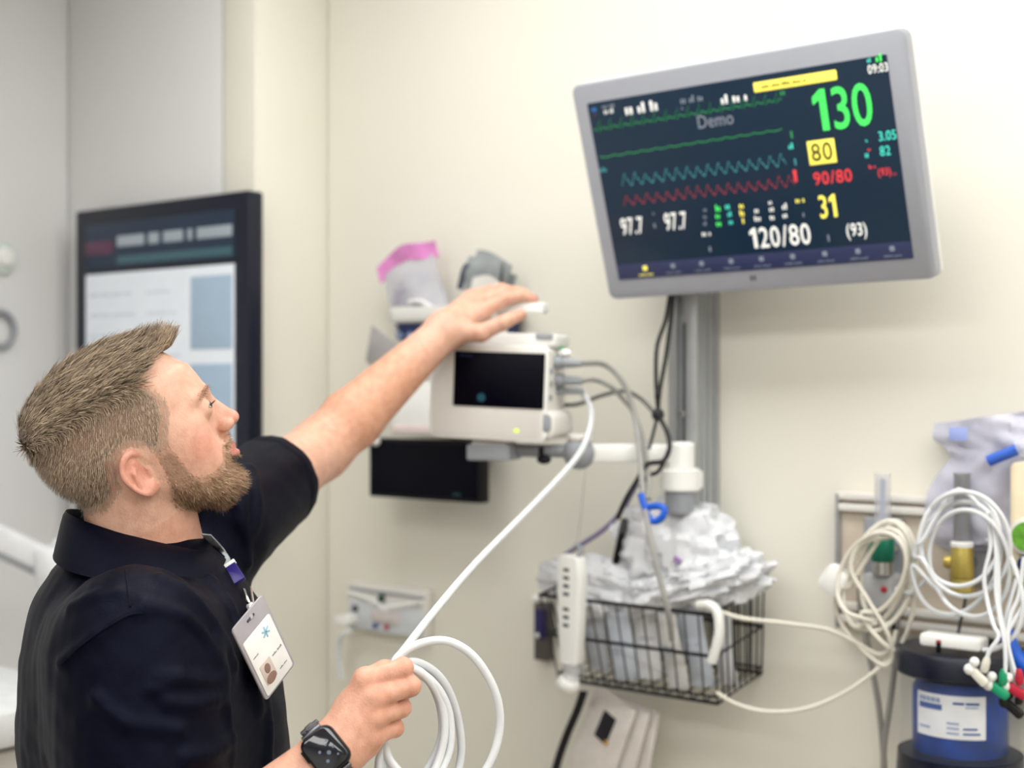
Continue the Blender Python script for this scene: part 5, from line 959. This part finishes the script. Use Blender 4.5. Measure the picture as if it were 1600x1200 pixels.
for sx in (-.14, .14):
    for sy in (-.11, .11): m_ = MB(); m_.cyl((sx, sy, 0), (sx, sy, tz-.05), .012, n=12); L2(m_, 'leg', M_alu)
lwx = xK
LW = Frame(WF.w((xK, 0, 0)), WR @ rotz(math.radians(90)))      # left wall: local x runs into the corner, local -y into the room
def lw(px, py): return LW.w(LW.at(px, py, -.0))
p = lw(1, 403); t = thing('round_fitting', 'round pale wall fitting at the left edge, higher of two', 'fitting', Frame(p, LW.R)); L2 = Local(t)
m_ = MB(); m_.lathe([(.034,0),(.036,.006),(.033,.014),(.026,.015)], (0,0,0), (0,-1,0), 28); L2(m_, 'dish', mat('pale_mint_plastic', srgb(214,224,218), .4)); m_ = MB(); m_.lathe([(.020,.012),(.022,.02),(.016,.028),(.002,.03)], (0,0,0), (0,-1,0), 24); L2(m_, 'button', M_white)
p = lw(-4, 515); m_ = MB(); m_.tube([p+LW.R @ A(.034*math.cos(a), -.012, .038*math.sin(a)) for a in np.linspace(0, 2*math.pi, 24, endpoint=False)], .007, 8, 2, True); m_.cyl(p+LW.R @ A(0,0,.038), p+LW.R @ A(0,-.014,.038), .008); solo(m_, 'wall_ring', M_grey, 'grey ring hung on the wall at the left edge, below the round fitting', 'ring')
# ---------------------------------------------------------------- wristwatch
ax = nrm(Rwr-Rel); WC = Rel+ax*(np.linalg.norm(Rwr-Rel)-.004); vn = nrm(A(0,0,CAMZ)-WC); vn = nrm(vn+A(-.12,0,.12)); vn = nrm(vn-ax*(vn @ ax)); bb = np.cross(ax, vn)   # bb: across the wrist
if bb[0] > 0: bb = -bb
WFm = Frame(WC, np.array([ax, -vn, bb]).T)               # local x toward the hand, -y out of the wrist, z across (up-left)
t = thing('wristwatch', 'black smart watch with a metal link band on his right wrist', 'watch', WFm); L2 = Local(t); wy = -.0335
m_ = MB(); m_.rbox((0, wy, 0), (.039, .0105, .046), .0105, .004, seg=6); L2(m_, 'case', mat('black_watch_case', srgb(20,20,24), .25, .6))
m_ = MB(); m_.rbox((0, wy-.0052, 0), (.0335, .0016, .0405), .0085, .0006, seg=6); s_ = L2(m_, 'screen', mat('watch_glass', srgb(12,14,24), .08, coat=.6))
M_wp = glow('watch_print', (90,98,120), .12)
for k, (x, z, r) in enumerate(((.002,-.004,.0022),(.009,-.002,.0014),(.004,.004,.0012),(-.005,.002,.0016),(.007,.007,.0010),(-.004,-.010,.0018),(.008,-.011,.0012))):
    m_ = MB(); m_.cyl((x, wy-.0058, z), (x, wy-.0063, z), r, n=10); L2(m_, 'dial_mark', M_wp, s_)
m_ = MB(); m_.cyl((-.0195, wy, -.009), (-.0235, wy, -.009), .0042, n=16, bev=.0008); L2(m_, 'crown', mat('watch_metal', srgb(90,92,98), .25, .9)); m_ = MB(); m_.rbox((-.0198, wy, .008), (.002, .003, .014), .001, .0004); L2(m_, 'side_button', M_black)
M_link = mat('dark_steel_link', srgb(112,112,118), .25, .9)
ra, rb_ = .0335, .0355
for k in range(15):
    a = math.radians(52+k*(360-104)/14); y_, z_ = -math.cos(a)*ra, math.sin(a)*rb_
    m_ = MB(); m_.rbox((0, y_, z_), (.021-.0015*(k in (0, 14)), .0035, .0088), .001, .0008, rotx(-a)); m_.rbox((0, y_*1.03, z_*1.03), (.009, .0035, .0070), .001, .0008, rotx(-a)); L2(m_, 'band_link', M_link)
for s in (-1, 1): m_ = MB(); m_.cyl((-.0115, wy+.004, s*.0245), (.0115, wy+.004, s*.0245), .0028, n=10, bev=.0006); L2(m_, 'band_lug', M_link)

# ---------------------------------------------------------------- lanyard and identity badge on his chest
def chest(px, py, off): p = ray_hit(shirt, px, py); return p+nrm(A(0,0,CAMZ)-p)*off
bc = chest(408, 1010, .0); 
cw = nrm(A(.0245, .045, .032)); cl_ = nrm(A(.026, .041, -.078)); cl_ = nrm(cl_-cw*(cl_ @ cw)); cn = np.cross(cw, cl_)
if cn[1] > 0: cn = -cn
c0 = at(412, 1012, bc[1]-.046); Fb = Frame(c0, np.array([cw, -cn, -cl_]).T)
t = thing('id_badge', 'white photo identity badge hanging from a lanyard on his chest', 'badge', Fb); L2 = Local(t)
m_ = MB(); m_.rbox((0,0,0), (.060,.003,.100), .005, .001); L2(m_, 'holder', mat('clear_grey_holder', srgb(176,172,178), .25, alpha=.85))
m_ = MB(); m_.rbox((0,-.0018,-.010), (.052,.0012,.074), .003, .0004); cd = L2(m_, 'card', mat('white_card', srgb(240,238,236), .45))
m_ = MB(); m_.rbox((-.010,-.0026,-.024), (.020,.0006,.026), .002, .0002); L2(m_, 'photo', mat('portrait_backdrop', srgb(205,190,182), .5), cd); m_ = MB(); m_.ball((-.010,-.003,-.020), (.005,.0006,.006)); m_.ball((-.010,-.003,-.033), (.009,.0006,.006)); L2(m_, 'portrait', mat('portrait_tones', srgb(140,112,100), .5), cd)
m_ = MB()
for k in range(3): m_.rbox((.010,-.0026,.014), (.0022,.0005,.014), .0005, .0002, roty(k*math.pi/3))
L2(m_, 'star_mark', mat('pale_blue_star', srgb(150,200,225), .5), cd)
m_ = MB(); scrib(m_, .004, .022, -.016, -.013, -.0026, 2, 3); scrib(m_, .006, .020, -.036, -.034, -.0026, 2, 4); scrib(m_, -.022, -.012, .002, .004, -.0026, 1, 5); L2(m_, 'card_print', mat('grey_card_print', srgb(130,130,135), .5), cd)
m_ = MB(); m_.rbox((0,-.0018,.042), (.014,.001,.003), .001, .0003); L2(m_, 'slot', M_dgrey)
top = Fb.w((0,-.002,.044)); k1, k2, k3 = chest(392,948,.010), chest(381,922,.010), chest(364,896,.010)
def inv(mb, name, m, parent=None):
    o = mb.build(name, m); o.parent = t; o.matrix_parent_inverse = Fb.M().inverted(); return o
m_ = MB(); m_.tube([top, (top+k1)/2, k1], .0032, 8); m_.ball(k1, .0055); inv(m_, 'strap_loop', mat('clear_vinyl', srgb(190,190,188), .25))
m_ = MB(); m_.tube([k1, k1+A(-.004,0,.008), k2], .0024, 8); m_.tube([k1+A(.003,0,.003), k2+A(.008,0,.004)], .0014, 6); inv(m_, 'metal_hook', M_steel)
ud = nrm(k3-k2); m_ = MB(); nn = nrm(A(0,0,CAMZ)-k3); nn = nrm(nn-ud*(nn @ ud)); Rb = np.array([np.cross(nn, ud), -nn, ud]).T; m_.rbox(k3, (.018,.006,.032), .002, .0015, Rb); inv(m_, 'buckle', mat('indigo_buckle', srgb(38,28,110), .35)); m_ = MB(); m_.rbox(k3+ud*.013+nn*.001, (.020,.006,.005), .001, .001, Rb); m_.rbox(k3-nn*.0005+Rb[:,0]*.009, (.003,.006,.030), .001, .001, Rb); inv(m_, 'buckle_trim', M_white)
st = [k3+ud*.016, chest(350,868,.009), chest(338,852,.012)]; n1 = at(322, 835, 1.60); st.append(n1)
m_ = MB(); P = cr(st, 6); m_.sheet([[p+WDX*(v-.5)*.017 for v in (0, .5, 1)] for p in P], .0012); inv(m_, 'lanyard', mat('patterned_lanyard', srgb(176,182,184), .6, var=.3, scale=150))
bpy.context.view_layer.update()
